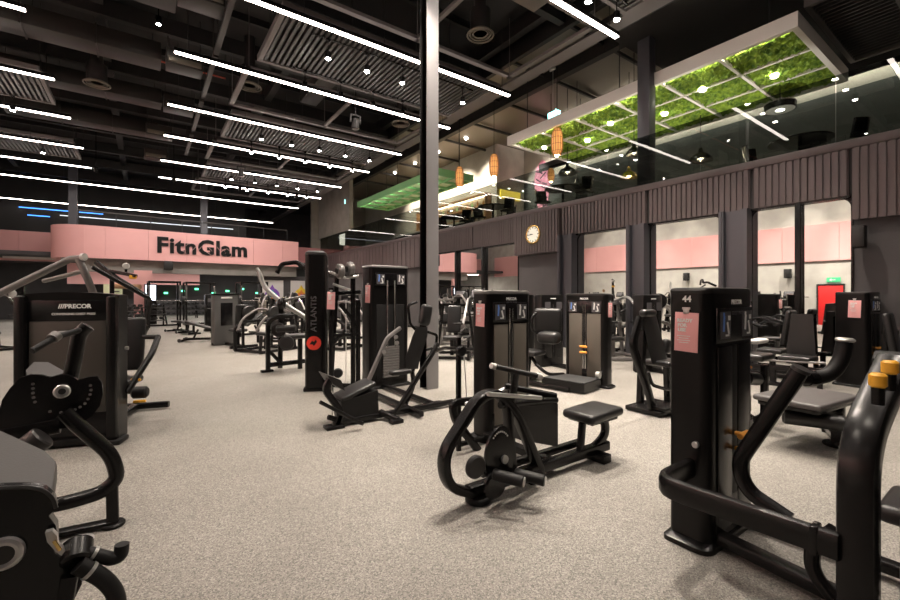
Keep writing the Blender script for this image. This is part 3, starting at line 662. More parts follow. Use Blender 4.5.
def pend_dome(lab, px, py, u, r=.34, m='black_satin', top=9.52):
    c = U(px, py, u)
    t = Thing('dome_pendant', lab, 'pendant lamp', c, traced=True)
    t.add('lamp_shade', m, lathe([(r,0),(r*.97,.06),(r*.75,.16),(r*.35,.24),(r*.16,.3),(.05,.4),(.04,.4),(r*.3,.22),(r*.72,.13),(r*.93,.04)], c, seg=28))
    t.add('bulb', 'warm_glow', lathe([(.02,0),(.1,.03),(.1,.1),(.03,.15)], c)); t.add('cord', 'black_matte', cyl(c+Vector((0,0,.38)), Vector((c.x, c.y, 8.32 if c.y < 6.6 else 9.52)), .012, seg=6))
    ld = bpy.data.lights.new('pendant', 'POINT'); ld.energy = 25; ld.color = (1,.8,.55); ld.shadow_soft_size = .08
    lo = bpy.data.objects.new('pendant_lamp', ld); COL.objects.link(lo); lo.location = c+Vector((0,0,-.12))
pend_dome('black dome pendant lamp left of the mural tables behind the glass', 567.5, 174, 13); pend_dome('black dome pendant lamp lower beside the black chairs', 577, 190, 13)
pend_dome('brass dome pendant lamp just left of the mezzanine column', 629, 178, 14, .3, 'gold'); pend_dome('black dome pendant lamp right of the mezzanine column', 700.5, 161, 14); pend_dome('small black dome pendant hanging left of the mezzanine column', 634, 155, 13, .26)
c = U(780, 110, 14)
t = Thing('disc_pendant', 'flat white disc pendant lamp high on the right of the mezzanine', 'pendant lamp', c, traced=True)
t.add('lamp_shade', 'black_satin', lathe([(.36,0),(.36,.16),(.06,.18)], c)); t.add('lamp_disc', 'down_glow', cyl(c+Vector((0,0,-.01)), c+Vector((0,0,.005)), .1)); t.add('diffuser', 'panel_white', cyl(c+Vector((0,0,-.004)), c+Vector((0,0,.01)), .33)); t.add('cord', 'black_matte', cyl(c+Vector((0,0,.17)), (c.x, c.y, 8.32 if c.y < 6.6 else 9.52), .012, seg=6))
for k, (px, py) in enumerate(((742,105),(770,123),(822,82),(847,103),(803,95))):
    c = Zp(px, py, 8.22)
    if c.x < 16.5: puck('small recessed ceiling spot on the right of the mezzanine, %s' % ('leftmost','lowest','near the frame corner','rightmost','in the middle')[k], c.x, c.y, 8.22, 60, r=.07)
# wall furniture of the mezzanine
mu = U(542, 186, 16.96)
t = Thing('wall_art', 'tall pink oval wall artwork with dark strokes behind the mezzanine tables', 'wall art', mu, traced=True)
t.add('art_panel', 'art_pink', prism([(16.97, mu.y+.52*math.cos(a)*(1+.12*math.sin(3*a)), mu.z+1.35*math.sin(a)) for a in [2*PI*k/28 for k in range(28)]], (.03,0,0)))
for k in range(9):
    t.add('dark_stroke', 'art_dark', box((16.962, mu.y+random.uniform(-.3,.3), mu.z-1.0+.22*k), (.012, random.uniform(.3,.55), .07), (random.choice((-.6,.6,.4)),0,0), bev=0))
ld = bpy.data.lights.new('art', 'SPOT'); ld.energy = 500; ld.spot_size = math.radians(60); ld.spot_blend = .6; ld.color = (1,.92,.85); ld.shadow_soft_size = .05  # unseen spot added to brighten the artwork
lo = bpy.data.objects.new('added_art_lamp', ld); COL.objects.link(lo); lo.location = (14.6, mu.y, 8.1); lo.rotation_euler = Vector((mu.x-14.6, 0, mu.z-8.1)).to_track_quat('-Z','Y').to_euler()
ys = V(512, 195.5, 16.6)
t = Thing('lit_sign_board', 'glowing yellow box board on the mezzanine wall left of the pink artwork', 'sign', ys, traced=True)
t.add('board_face', 'art_yellow', abox(15.15, 16.6, 16.56, 16.66, ys.z-.25, ys.z+.22, .03)); t.add('board_back', 'black_satin', abox(15.3, 16.4, 16.66, 16.7, ys.z-.2, ys.z+.2))
# tables and chairs
def cafe_table(lab, x, y):
    t = Thing('cafe_table', lab, 'table', (x, y, 4.2), group='mezzanine tables')
    t.add('tabletop', 'black_satin', cyl((0,0,1.0), (0,0,1.04), .62, seg=28, bev=.01)); t.add('table_stem', 'black_satin', cyl((0,0,.02), (0,0,1.0), .04)); t.add('table_foot', 'black_satin', cyl((0,0,0), (0,0,.03), .3))
def cafe_chair(lab, x, y, rot):
    t = Thing('cafe_chair', lab, 'chair', (x, y, 4.2), rot, group='mezzanine chairs')
    t.add('seat', 'black_satin', box((0,0,.72), (.46,.44,.06), bev=.025))
    t.add('backrest', 'black_satin', loft([[(-.25+.5*i/8, .2-.2*((i-4)/4)**2*.9+dy, z) for i in range(9)]+[(.25-.5*i/8, .24-.2*((4-i)/4)**2*.9+dy, z) for i in range(9)] for z, dy in ((.77,0),(.97,.04),(1.18,.07))]))
    for sx in (-1, 1):
        for sy in (-1, 1): t.add('leg', 'black_satin', tube([(sx*.17, sy*.16, .71), (sx*.23, sy*.22, 0)], .014, 0, 8))
nmt = ('below the pink artwork', 'left of the clock behind the glass', 'nearest the tall grey column', 'at the right of the mezzanine')
for k, (px, u, py) in enumerate(((563, 11.65, 190), (493, 11.7, 210), (454, 11.8, 216), (800, 12.6, 140))):
    c = U(px, py, u); cafe_table('round black cafe table on the mezzanine, '+nmt[k], c.x, c.y)
    for j, (dx, dy, r) in enumerate(((-.02, -.9, PI), (.0, .9, 0), (.95, 0, -PI/2))):
        cafe_chair('black shell chair %s its table %s' % (('near right of','far left of','behind')[j], nmt[k]), c.x+dx, c.y+dy, r)
# bar
t = Thing('bar_counter', 'long bar counter under the green canopy on the mezzanine', 'bar', (13.4, 19, 4.2), traced=True)
t.add('counter_front', 'black_satin', abox(13.2, 13.7, 17, 24.5, 4.2, 5.24)); t.add('countertop', 'panel_white', abox(13.05, 13.8, 16.9, 24.6, 5.24, 5.32, .01)); 
t = Thing('bottle_shelf', 'lit back shelf with bottles behind the bar', 'shelf', (14.7, 20, 4.2), traced=True)
t.add('shelf_board', 'wood', abox(14.55, 14.97, 17.2, 24, 6.3, 6.36), abox(14.55, 14.97, 17.2, 24, 5.75, 5.8)); t.add('shelf_side', 'wood', abox(14.55, 14.97, 17.1, 17.2, 4.2, 6.9), abox(14.55, 14.97, 24, 24.1, 4.2, 6.9)); t.add('shelf_light', 'warm_glow', abox(14.9, 14.96, 17.3, 23.9, 6.9, 6.93)); t.add('shelf_top', 'wood', abox(14.55, 14.97, 17.1, 24.1, 6.93, 6.98))
for k in range(14):
    y = 17.5+k*.47
    solo('bottle', 'bottle on the upper shelf behind the mezzanine bar', 'bottle', ('bottle_glass','amber','green_frame')[k % 3] if k % 3 != 1 else 'bottle_glass', lathe([(.045,0),(.045,.2),(.016,.27),(.016,.34)], (14.75, y, 6.362), seg=10), loc=(14.75, y, 6.362), group='bottles behind the bar')
# downlights added to brighten the bar wall
for y in (17.0, 19.5, 22, 24.5):
    ld = bpy.data.lights.new('bar', 'SPOT'); ld.energy = 900; ld.spot_size = math.radians(95); ld.spot_blend = .7; ld.color = (1,.86,.68); ld.shadow_soft_size = .1
    lo = bpy.data.objects.new('added_bar_lamp', ld); COL.objects.link(lo); lo.location = (13.2, y, 9.2); lo.rotation_euler = (0, math.radians(-32), 0)
    puck('added bright downlight in the mezzanine ceiling over the bar, '+{17:'nearest',19.5:'second',22:'third',24.5:'farthest'}[y], 13.2, y, 9.44, 0)
c = U(553, 115, 11.6)
t = Thing('exit_sign', 'small lit exit sign box hanging above the moss ceiling corner', 'exit sign', c, traced=True)
t.add('sign_box', 'black_satin', box(c+Vector((0,.0,0)), (.1,.42,.24))); t.add('sign_face', 'exit_face', box(c+Vector((-.0,-.215,0)), (.26,.01,.22), bev=0), box(c+Vector((-.055,0,0)), (.01,.36,.2), bev=0)); t.add('hanger_rod', 'silver', cyl(c+Vector((0,0,.1)), (c.x, c.y, 8.32 if c.y < 6.6 else 9.52), .012, seg=6)); t.add('ceiling_rose', 'panel_white', cyl((c.x, c.y, 9.42), (c.x, c.y, 9.5), .12))
c = U(348, 202, 10.9)
t = Thing('exit_sign', 'small lit exit sign on the concrete wall left of the green canopy', 'exit sign', c, traced=True)
t.add('sign_face', 'exit_face', box(c, (.45,.06,.3), bev=.01)); t.add('hanger_rod', 'silver', cyl(c+Vector((0,0,.14)), (c.x, c.y, 8.32 if c.y < 6.6 else 9.52), .012, seg=6))
# concrete wall piers left of the canopy
struct('trim_28', 'concrete_mid', *[abox(10.7, 10.95, 26.0+k*1.5, 27.46+k*1.5, 5.72, 9.6) for k in range(4)])
struct('door_2', 'door_glow', abox(12.75, 13.2, 32.96, 33.0, 5.6, 7.3))
# hanging louvre box at the upper right
cA = U(868, 30, 13.2)
t = Thing('louvre_light_box', 'hanging black louvre box at the upper right corner', 'ceiling fixture', (13.2, 2.2, 7.9), traced=True)
x0, x1, y0, y1, z = 11.6, 15.2, .6, 2.9, 7.75
t.add('louvre_frame', 'frame_grey', abox(x0-.1, x0, y0-.1, y1+.1, z, z+.2), abox(x1, x1+.1, y0-.1, y1+.1, z, z+.2), abox(x0, x1, y0-.1, y0, z, z+.2), abox(x0, x1, y1, y1+.1, z, z+.2), abox(x0, x1, (y0+y1)/2-.06, (y0+y1)/2+.06, z, z+.2))
t.add('louvre_slats', 'slat', *[abox(x0+(x1-x0)*k/22, x0+(x1-x0)*k/22+.04, y0, y1, z+.03, z+.16) for k in range(1, 22)]); t.add('hanger_rod', 'ceil_beam', *[cyl((x, 1.7, z+.18), (x, 1.7, 8.32), .012, seg=6) for x in (x0, x1)])
t = Thing('ceiling_vent', 'dark square air vent box between the column and the moss ceiling', 'air vent', (12.2, 6.1, 7.9), traced=True)
cv = U(692, 42, 12.6); t.add('vent_box', 'ceil_beam', abox(cv.x-.4, cv.x+.4, cv.y-.3, cv.y+.3, cv.z, 8.32 if cv.y < 6.6 else 9.52)); t.add('vent_face', 'duct_pale', *[abox(cv.x-.36, cv.x+.36, cv.y-.3+.1*k, cv.y-.26+.1*k, cv.z-.02, cv.z+.01) for k in range(1, 6)], abox(cv.x-.42, cv.x+.42, cv.y-.32, cv.y-.28, cv.z-.03, cv.z+.03), abox(cv.x-.42, cv.x+.42, cv.y+.28, cv.y+.32, cv.z-.03, cv.z+.03))
# upper space behind the pink balcony: columns, rails and blue light lines
for px, w in ((73, 'left'), (204, 'right')):
    c = V(px, 215, 32.6); solo('steel_column', 'dark column rising behind the %s half of the pink balcony' % w, 'column', 'steel_column', abox(c.x-.2, c.x+.2, 32.5, 32.8, 3.9, 9.7), loc=(c.x, 32.6, 3.9))
for k, (x0, x1, z, y) in enumerate(((-6.7, -2.4, 7.33, 39), (-6.3, -5.2, 6.85, 39.2), (-4.7, 6, 7.0, 39.1))):
    m_ = 'pale_led' if k == 2 else 'blue_led'
    solo('light_line', ('blue glowing light line in the dark space above the pink balcony', 'short blue light line at the left below the longer blue one', 'long thin pale light line just above the pink balcony')[k], 'light strip', m_, abox(x0, x1, 39.26, 39.3, z, z+.05), loc=((x0+x1)/2, 39.28, z))
struct('wall_balcony', 'ceil_beam', abox(-7.7, 7, 39.3, 39.5, 3.9, 9.7)); 
t = Thing('balcony_railing', 'thin dark railing on the balcony above the pink sign', 'railing', (2, 31.5, 3.9), traced=True)
t.add('top_rail', 'silver_paint', tube([(-3, 31.6, 6.35), (8.6, 32.7, 6.35)], .03, 0, 8)); 
for k in range(8): x = -3+11.6*k/7; t.add('rail_post', 'graphite', tube([(x, 31.6+1.1*k/7, 3.9), (x, 31.6+1.1*k/7, 6.35)], .025, 0, 8))

for k, y in enumerate((4.4, 6.2, 8.0, 9.8)):  # unseen uplights added to brighten the moss ceiling
    t = Thing('added_moss_uplight', 'added unseen black floor uplight beneath the moss ceiling, %s from the near end' % ordw[k], 'added lamp', (13.2, y, 4.2))
    t.add('lamp_can', 'black_satin', cyl((0,0,0), (0,0,.12), .1, seg=18, bev=.01)); t.add('lamp_lens', 'down_glow', cyl((0,0,.115), (0,0,.124), .07, seg=18))
    ld = bpy.data.lights.new('uplight', 'SPOT'); ld.energy = 110; ld.spot_size = math.radians(100); ld.spot_blend = .8; ld.color = (1,.95,.85); ld.shadow_soft_size = .06
    lo = bpy.data.objects.new('moss_fill_lamp', ld); COL.objects.link(lo); lo.location = (13.2, y, 4.36); lo.rotation_euler = (0, math.radians(180-12), 0)
# ================================================================== MACHINE KIT
def tower(t, loc, rot, W=.68, Dp=.25, HT=1.645, panel='mesh_panel', word=None, num=None, cap='graphite', pins=True, stack=False, foot=True, placards=True, lab=None, rods=True):
    """weight stack tower; local front is -y. One part of its machine with sub-parts."""
    t.frame(loc, rot); h = Dp/2; r = .07
    plan = arc2(W/2-r, -h+r, r, -PI/2, 0, 4)+arc2(W/2-.03, h-.03, .03, 0, PI/2, 3)+arc2(-W/2+.03, h-.03, .03, PI/2, PI, 3)+arc2(-W/2+r, -h+r, r, PI, 1.5*PI, 4)
    root = t.add('weight_tower', 'shroud', prism([(x, y, .05) for x, y in plan], (0, 0, HT-.09)), label=lab)
    big = lambda k: [(x*k, y*k) for x, y in plan]
    t.add('tower_cap', cap, loft([[(x, y, HT-.04) for x, y in big(1.0)], [(x, y, HT-.02) for x, y in big(1.012)], [(x, y, HT-.006) for x, y in big(.985)], [(x, y, HT) for x, y in big(.9)]]), parent=root)
    f = -h
    if stack:
        t.add('recess', 'black_matte', box((0, f-.004, .78), (W*.72, .012, 1.3), bev=.004), parent=root)
        for k in range(12): t.add('weight_plate', 'silver_paint', box((0, f-.022, .2+.045*k), (W*.42, .04, .038), bev=.006), parent=root)
        if rods:
            for s in (-1, 1): t.add('guide_rod', 'chrome', cyl((s*.07, f-.03, .7), (s*.07, f-.03, HT-.26), .016, seg=10), parent=root)
    else:
        pw = (W-2*r-.05)/2-.045
        for s in (-1, 1):
            t.add('front_panel', panel, box((s*(.045+pw/2), f-.006, .72), (pw, .014, 1.1), bev=.004), parent=root)
        t.add('kick_panel', 'black_satin', box((0, f-.004, .2), (W-2*r, .012, .2), bev=.004), parent=root)
        t.add('stack_slot', 'black_matte', box((0, f-.003, .72), (.085, .012, 1.1), bev=.003), parent=root)
        if rods:
            for s in (-1, 1): t.add('guide_rod', 'chrome', cyl((s*.02, f-.018, .3), (s*.02, f-.018, HT-.2), .007, seg=8), parent=root)
        if pins:
            for z in (.69, .59): t.add('weight_pin', 'orange_grip', cyl((0, f-.01, z), (.0, f-.075, z), .015, seg=10, bev=.004), cyl((-.06, f-.06, z), (.07, f-.06, z), .02, seg=10, bev=.004), parent=root)
    if placards:
        pz = HT-.24
        t.add('placard_panel', 'black_gloss', box((0, f-.01, pz), (W-2*r, .014, .22), bev=.004), parent=root)
        for s in (-1, 1):
            t.add('instruction_placard', 'print_grey', box((s*(W/2-r-.105), f-.018, pz), (.15, .006, .17), bev=0), parent=root)
            q = s*(W/2-r-.105)
            t.add('placard_print', 'print_blue' if s < 0 else 'white_print', box((q-.03, f-.022, pz+.01), (.022, .004, .1), (0,.1,0), bev=0), box((q-.03, f-.022, pz+.07), (.018, .004, .022), bev=0), parent=root)
            t.add('placard_print', 'white_print', box((q+.03, f-.022, pz-.02), (.02, .004, .08), (0,-.3,0), bev=0), box((q+.045, f-.022, pz+.045), (.03, .004, .03), bev=0), box((q+.02, f-.022, pz-.065), (.05, .004, .012), bev=0), parent=root)
    if word:
        t.add('brand_lettering', 'white_print' if not stack else 'print_red', text(word, .042, (0, f-.02 if placards else f-.008, HT-.095), (1,0,0), (0,0,1), .001, .001), parent=root)
    if num: t.add('number', 'white_print', text(num, .055, (-W/2-.002, .01, HT-.075), (0,-1,0), (0,0,1), .001, .0015), parent=root)
    if foot: t.add('tower_foot', 'black_satin', loft([[(x, y, 0) for x, y in big(1.16)], [(x, y, .03) for x, y in big(1.16)], [(x, y, .055) for x, y in big(1.02)]]), parent=root)
    t.unframe(); return root
def tag(lab, loc, rot, h=.25, w=.145):
    """pink hanging tag; local front is -y"""
    t = Thing('hanging_tag', lab, 'tag', loc, rot, group='pink ready for use tags')
    t.add('tag_card', 'tag_pink', box((0, -.004, -h/2), (w, .005, h), (0, .03, 0), bev=.001))
    t.add('clip', 'silver', box((0, -.006, .008), (.035, .012, .03), bev=.003), box((0, -.004, .026), (.05, .008, .014), bev=.002))
    for k, wd in enumerate(('READY', 'FOR', 'USE')):
        t.add('tag_lettering', 'white_print', text(wd, .03, ((-.008, -.024, -.026)[k], -.009, -.052-.03*k), (1,0,0), (0,0,1), .0006, .0016))
    t.add('small_print', 'white_print', *[box((-.015, -.0085, -.15-.014*k), (.08-.02*(k % 2), .002, .004), bev=0) for k in range(4)])
def pad(c, s, rot=(0,0,0)): return box(c, s, rot, bev=min(s)*.42, seg=4)
def plates(p0, axis, n, R=.22):
    a = Vector(axis).normalized(); p = Vector(p0); out = []
    for k in range(n):
        q = p+a*(.05*k); out.append([cyl(q, q+a*.042, R, seg=24, bev=.012), cyl(q-a*.001, q+a*.044, R*.26, seg=16), ring(q+a*.042, R*.72, .006, a, 24, 6)])
    return out
# ================================================================== MACHINES NEAR THE CAMERA
# ---- chest press no. 44, right foreground
t = Thing('chest_press_machine', 'black selectorized chest press with tower numbered 44 in the right foreground', 'gym machine', (2.8, .9, 0), traced=True)
tower(t, (3.16, 1.32, 0), 0, num='44', word='PRECOR', panel='black_satin', W=.68, rods=False)
t.add('tower_lettering', 'print_grey', text('CHEST PRESS', .03, (3.16, 1.169, 1.48), (1,0,0), (0,0,1), .001))
t.add('round_bolt', 'silver', cyl((2.815, 1.27, .66), (2.79, 1.27, .66), .02, bev=.004))
fb = t.add('frame_beam', 'black_satin', bar([(2.84, 1.31, .5), (2.42, 1.31, .5), (2.46, .52, .5)], .065, .125, .13, bev=.03))
t.add('beam_bracket', 'black_satin', box((2.46, .6, .5), (.08, .03, .132), bev=.008), parent=fb)
up = t.add('upright', 'black_satin', bar([(2.52, .47, 0), (2.52, .47, .95), (3.06, .44, 1.24)], .13, .14, .2, up=(-1,0,.3), bev=.03))
t.add('upright_cap', 'black_matte', box((3.07, .44, 1.245), (.09, .15, .12), (0, -.47, 0), bev=.02), parent=up)
for k, (px, py, vv) in enumerate(((878, 381, .37), (890, 368, .36))):
    c = V(px, py, vv); t.add('adjustment_knob', 'yellow', cyl(c+Vector((0,0,-.025)), c+Vector((0,0,.03)), .027, seg=18, bev=.008)); t.add('knob_stem', 'black_satin', cyl(c+Vector((0,0,-.09)), c+Vector((0,0,-.02)), .02, seg=12))
am = t.add('press_arm', 'black_satin', tube([U(800, 371, 2.85), U(738, 462, 2.85), U(746, 490, 2.85), U(790, 520, 2.85)], .043, .16, 14), label='thick bent black press arm')
t.add('arm_cap', 'graphite', cyl(U(800, 371, 2.85), U(802, 368, 2.85), .046, seg=16), parent=am)
hg = t.add('handle_grip', 'black_matte', tube([U(800, 378, 2.87), U(828, 377, 2.97), U(841, 362, 3.03), U(845, 341, 3.05)], .037, .1, 14))
t.add('grip_collar', 'black_satin', tube([U(808, 378, 2.9), U(816, 378, 2.93)], .041, 0, 14), parent=hg); t.add('grip_end_cap', 'silver', cyl(U(845, 342, 3.05), U(845.3, 338, 3.05), .042, seg=18, bev=.008), parent=hg)
t.add('base_rail', 'black_satin', bar([(2.95, 1.2, .07), (2.8, .15, .07)], .1, .07), bar([(3.4, 1.2, .07), (3.4, .2, .07), (2.6, .2, .07)], .08, .07))
t.add('lower_link', 'black_satin', tube([U(835, 530, 2.8), U(812, 545, 2.8), U(812, 572, 2.8), U(835, 600, 2.8)], .035, .08)); t.add('link_end', 'silver', cyl(U(776, 516, 2.75), U(782, 519, 2.75), .022))
t.add('seat', 'vinyl', pad((3.15, .28, .52), (.42, .42, .09))); t.add('seat_post', 'black_satin', box((3.15, .28, .27), (.1, .1, .44)))
t.add('backrest', 'vinyl', pad((3.15, .02, .95), (.4, .09, .7), (-.15, 0, 0))); t.add('back_post', 'black_satin', bar([(3.15, -.06, .05), (3.15, -.06, 1.1)], .08, .08))
for k in range(5): t.add('counterweight', 'black_matte', box((2.86, .26, .28+.1*k), (.34, .22, .085), bev=.015))
tag('pink hanging tag clipped on the tower numbered 44', (2.815, 1.33, 1.485), -PI/2)
# ---- low row, centre
low_row = t = Thing('low_row_machine', 'black seated low row with looped footplate frame in the centre of the floor', 'gym machine', (2.9, 2.55, 0), traced=True)
tower(t, (3.34, 3.62, 0), 0, word='PRECOR', pins=False, cap='silver_paint')
t.add('tower_lettering', 'print_grey', text('SEATED ROW', .026, (3.34, 3.468, 1.515), (1,0,0), (0,0,1), .001))
vv = 2.55
lp = t.add('loop_frame', 'black_satin', bar([V(472, 493, vv), V(447, 487, vv), V(442, 455, vv), V(478, 398, vv), V(496, 391, vv), V(516, 412, vv), V(541, 474, vv), V(528, 486, vv)], .1, .07, .16, up=(0,0,1), bev=.018), label='black tube bent into a loop')
t.add('loop_foot', 'black_matte', cyl((V(478, 492, vv).x, vv, 0), (V(478, 492, vv).x, vv, .05), .1, seg=20, bev=.012))
t.add('base_rail', 'black_satin', bar([(2.0, vv, .1), (3.75, vv, .1)], .09, .09), bar([(2.3, vv+.2, .1), (3.6, vv+.2, .1)], .06, .07)); t.add('tower_link', 'black_satin', bar([(3.0, vv, .08), (3.0, 3.5, .08)], .09, .08))
wx = [V(476, 467, vv-.14), V(502, 457, vv-.1), V(497, 486, vv-.16)]
t.add('pulley_wheel', 'graphite', cyl(wx[0]+Vector((0,-.02,0)), wx[0]+Vector((0,.03,0)), .085, seg=28, bev=.012)); t.add('pulley_wheel', 'black_gloss', cyl(wx[2], wx[2]+Vector((0,.05,0)), .105, seg=28, bev=.015))
cm = t.add('cam_disc', 'black_gloss', prism([wx[1]+Vector((.17*math.cos(a)*(1 if math.cos(a) < 0 else .75), 0, .24*math.sin(a))) for a in [2*PI*k/24 for k in range(24)]], (0, .02, 0)))
t.add('cam_hub', 'silver', cyl(wx[1]+Vector((.02,-.02,-.02)), wx[1]+Vector((.02,.0,-.02)), .032, seg=20), parent=cm)
for k in range(9):
    a = .9+k*.16; q = wx[1]+Vector((.12*math.cos(a)-.02, -.004, .2*math.sin(a))); t.add('index_hole', 'pale_plastic', cyl(q, q+Vector((0,.003,0)), .007, seg=8), parent=cm)
pst = t.add('front_post', 'black_satin', bar([(V(512, 470, vv).x, vv, .1), V(507, 400, vv)], .08, .07)); 
t.add('lever_plate', 'black_satin', prism([V(528, 398, vv+.05), V(552, 399, vv+.05), V(558, 404, vv+.05), V(558, 447, vv+.05), V(520, 440, vv+.05), V(515, 410, vv+.05)], (0, .1, 0)), label='black trapezoid shroud')
for a, b, o_ in (((488, 394), (541, 398), -.12), ((466, 404), (508, 388), .34)):
    t.add('pull_rod', 'silver', tube([V(*a, vv+o_), V(*b, vv+o_)], .017, 0, 8), label='silver pull rod')
t.add('pivot_arm', 'black_satin', tube([V(505, 386, vv+.3), V(556, 396, vv+.05)], .03, 0, 10), tube([V(500, 405, vv), V(556, 400, vv+.05)], .03, 0, 10))
hb = t.add('pull_bar', 'black_matte', tube([V(495, 366.5, vv), V(538, 376, vv-.25)], .021, 0, 12)); hs = t.add('handle_stem', 'black_satin', tube([V(516, 371, vv-.1), V(512, 405, vv)], .03, 0, 10))
for a, b, o1, o2 in (((491, 365.6), (496, 366.7), 0, 0), ((537, 375.8), (541.5, 376.8), -.25, -.25)): t.add('bar_end', 'pale_plastic', cyl(V(*a, vv+o1), V(*b, vv+o2), .024, seg=14, bev=.004), parent=hb)
for (px, py) in ((545, 481), (524, 482)):
    q = V(px, py, vv-.36); ax = Vector((-.12, .2, .02)); t.add('foot_roller', 'black_matte', cyl(q, q+ax, .042, seg=18, bev=.01)); t.add('roller_cap', 'silver', cyl(q-ax*.02, q+ax*.01, .036, seg=18, bev=.004))
t.add('foot_bar', 'black_satin', tube([V(500, 478, vv-.2), V(540, 474, vv-.1)], .03, 0, 10))
sc_ = V(593, 416, vv)
t.add('seat', 'vinyl', pad((sc_.x, vv, .46), (.5, .36, .085), (0, -.04, 0))); t.add('seat_plate', 'black_satin', box((sc_.x, vv, .405), (.4, .28, .03)))
t.add('seat_frame', 'black_satin', bar([(sc_.x+.16, vv, .4), (sc_.x+.22, vv, .22), (sc_.x+.02, vv, .1), (3.0, vv, .1)], .06, .08, .14), bar([(sc_.x-.16, vv, .4), (sc_.x-.2, vv, .1)], .06, .06), box((sc_.x+.02, vv, .04), (.12, .3, .08)))
tag('pink hanging tag clipped on the tower of the central low row', (2.994, 3.60, 1.5), -PI/2)
# cable pulley post at the left of its tower
t = low_row
t.add('pulley_post', 'black_satin', bar([(2.62, 3.5, 0), (2.62, 3.5, 1.16)], .05, .05)); t.add('post_link', 'black_satin', bar([(2.62, 3.5, .06), (2.98, 3.5, .06)], .05, .05)); t.add('pulley', 'black_gloss', cyl(V(461, 351, 3.45)+Vector((0,-.03,0)), V(461, 351, 3.45)+Vector((0,.03,0)), .055, seg=20, bev=.01))
t.add('cable', 'pale_plastic', cyl(V(464, 355, 3.43), V(467, 402, 3.43), .006, seg=6)); t.add('lower_arm', 'black_satin', bar([V(480, 400, 3.4), V(452, 403, 3.4), V(455, 420, 3.4), V(478, 450, 3.4)], .06, .08, .08)); t.add('cable_clip', 'silver', cyl(V(466, 399, 3.42), V(466, 406, 3.42), .022))
# ---- seated machine with padded lever, left of the tall column
t = Thing('leg_press_machine', 'black seated press with reclined back pad and wedge seat beside the tall silver capped tower', 'gym machine', (2.6, 5.0, 0), traced=True)
tower(t, (3.45, 6.75, 0), 0, W=.74, Dp=.36, HT=2.1, cap='silver', stack=True, word=None)
v0 = 4.95
t.add('tower_lettering', 'print_red', box((3.28, 6.565, 1.87), (.05, .006, .05), bev=0))
wd = t.add('seat_wedge', 'black_matte', prism([V(341, 402, v0), V(378, 390, v0), V(379, 416, v0), V(345, 423, v0)], (0, .34, 0)))
t.add('seat', 'vinyl', pad((V(360, 393, v0).x, v0+.17, V(360, 392, v0).z), (.48, .34, .06), (0, -.33, 0)))
t.add('foot_column', 'black_satin', bar([V(336, 424, v0), V(341, 412, v0), V(325, 390, v0), V(330, 379, v0)], .08, .08, .08)); t.add('base_foot', 'black_satin', box((V(334, 431, v0).x, v0, .02), (.22, .16, .04), bev=.01), bar([V(334, 430, v0), V(340, 415, v0)], .08, .08))
t.add('foot_pad', 'vinyl', prism([V(327, 375, v0-.05), V(341, 380, v0-.05), V(345, 391, v0-.05), V(333, 384, v0-.05)], (0, .3, 0)))
t.add('foot_bar', 'black_satin', tube([V(320, 402, v0-.25), V(363, 424, v0-.25)], .022, 0, 10), tube([V(328, 417, v0), V(345, 422, v0)], .03, 0, 8)); t.add('roller', 'black_matte', cyl(V(338, 373, v0+.1), V(338, 373, v0+.3), .06, seg=18, bev=.015))
t.add('link_rod', 'chrome', tube([V(332, 378, v0+.2), V(332, 432, v0+.2)], .008, 0, 6))
t.add('base_rail', 'black_satin', bar([(V(336, 428, v0).x, v0, .06), (3.6, v0, .06)], .07, .07), bar([(2.9, v0-.28, .06), (2.9, 6.6, .06)], .07, .07), bar([(3.3, v0, .06), (3.3, 6.6, .06)], .07, .07))
t.add('base_foot', 'black_satin', box((V(398, 421, v0-.3).x, v0-.25, .025), (.16, .12, .05), bev=.01), bar([V(380, 412, v0), V(398, 420, v0-.25)], .07, .07))
v1 = v0+.1
bp = t.add('backrest', 'vinyl', loft([[V(px+a, py, v1+b) for a, b in ((-w, -.05), (w, -.05), (w, .03), (-w, .03))] for px, py, w in ((412, 369, 6), (413, 358, 7.5), (420, 336, 7.5), (422, 327, 5.5))]), label='reclined black back pad')
t.add('headrest', 'vinyl', pad(V(425.5, 315, v1+.08), (.17, .12, .3), (0, .2, 0)))
t.add('back_frame', 'black_satin', tube([V(412, 374, v1+.1), V(425, 318, v1+.18)], .03, 0, 10), bar([V(402, 412, v1+.2), V(414, 385, v1+.15), V(412, 370, v1+.1)], .06, .06))
t.add('armrest', 'vinyl', pad(V(400, 372, v1-.1), (.3, .12, .06)))
t.add('lever_arm', 'black_satin', bar([V(396, 412, v0-.15), V(432, 354, v0-.1), V(437, 344, v0+.05)], .05, .065, .06), label='long slanted black lever arm'); t.add('lever_arm', 'silver_paint', bar([V(367, 384, v0+.45), V(387, 338, v0+.45), V(400, 328, v0+.5)], .055, .055, .06))
t.add('handle_loop', 'black_satin', tube([V(428, 332, v1), V(437, 335, v1), V(436, 347, v1), V(426, 350, v1)], .02, .04)); t.add('handle_loop', 'black_satin', tube([V(417, 302, v1+.3), V(408, 305, v1+.3), V(410, 324, v1+.3), V(418, 332, v1+.3)], .02, .05)); t.add('pivot_joint', 'silver', *[cyl(V(px, py, v0+.35), V(px, py, v0+.5), .03, seg=14) for px, py in ((396, 337), (397, 343), (384, 352))])
t.add('swing_arm', 'black_satin', tube([V(432, 352, v0), V(445, 348, v0+.3), V(478, 350, v0+.6)], .03, .05), bar([V(380, 416, v0+.2), V(440, 402, v0+.2), V(480, 412, v0+.1)], .06, .06))
t.add('end_cap', 'pale_plastic', cyl(V(476, 350, v0+.6), V(480, 350, v0+.6), .04, seg=14))
tag('pink hanging tag on the left side of the tall silver capped tower', (3.07, 6.66, 1.76), -PI/2+.1, .3, .15)
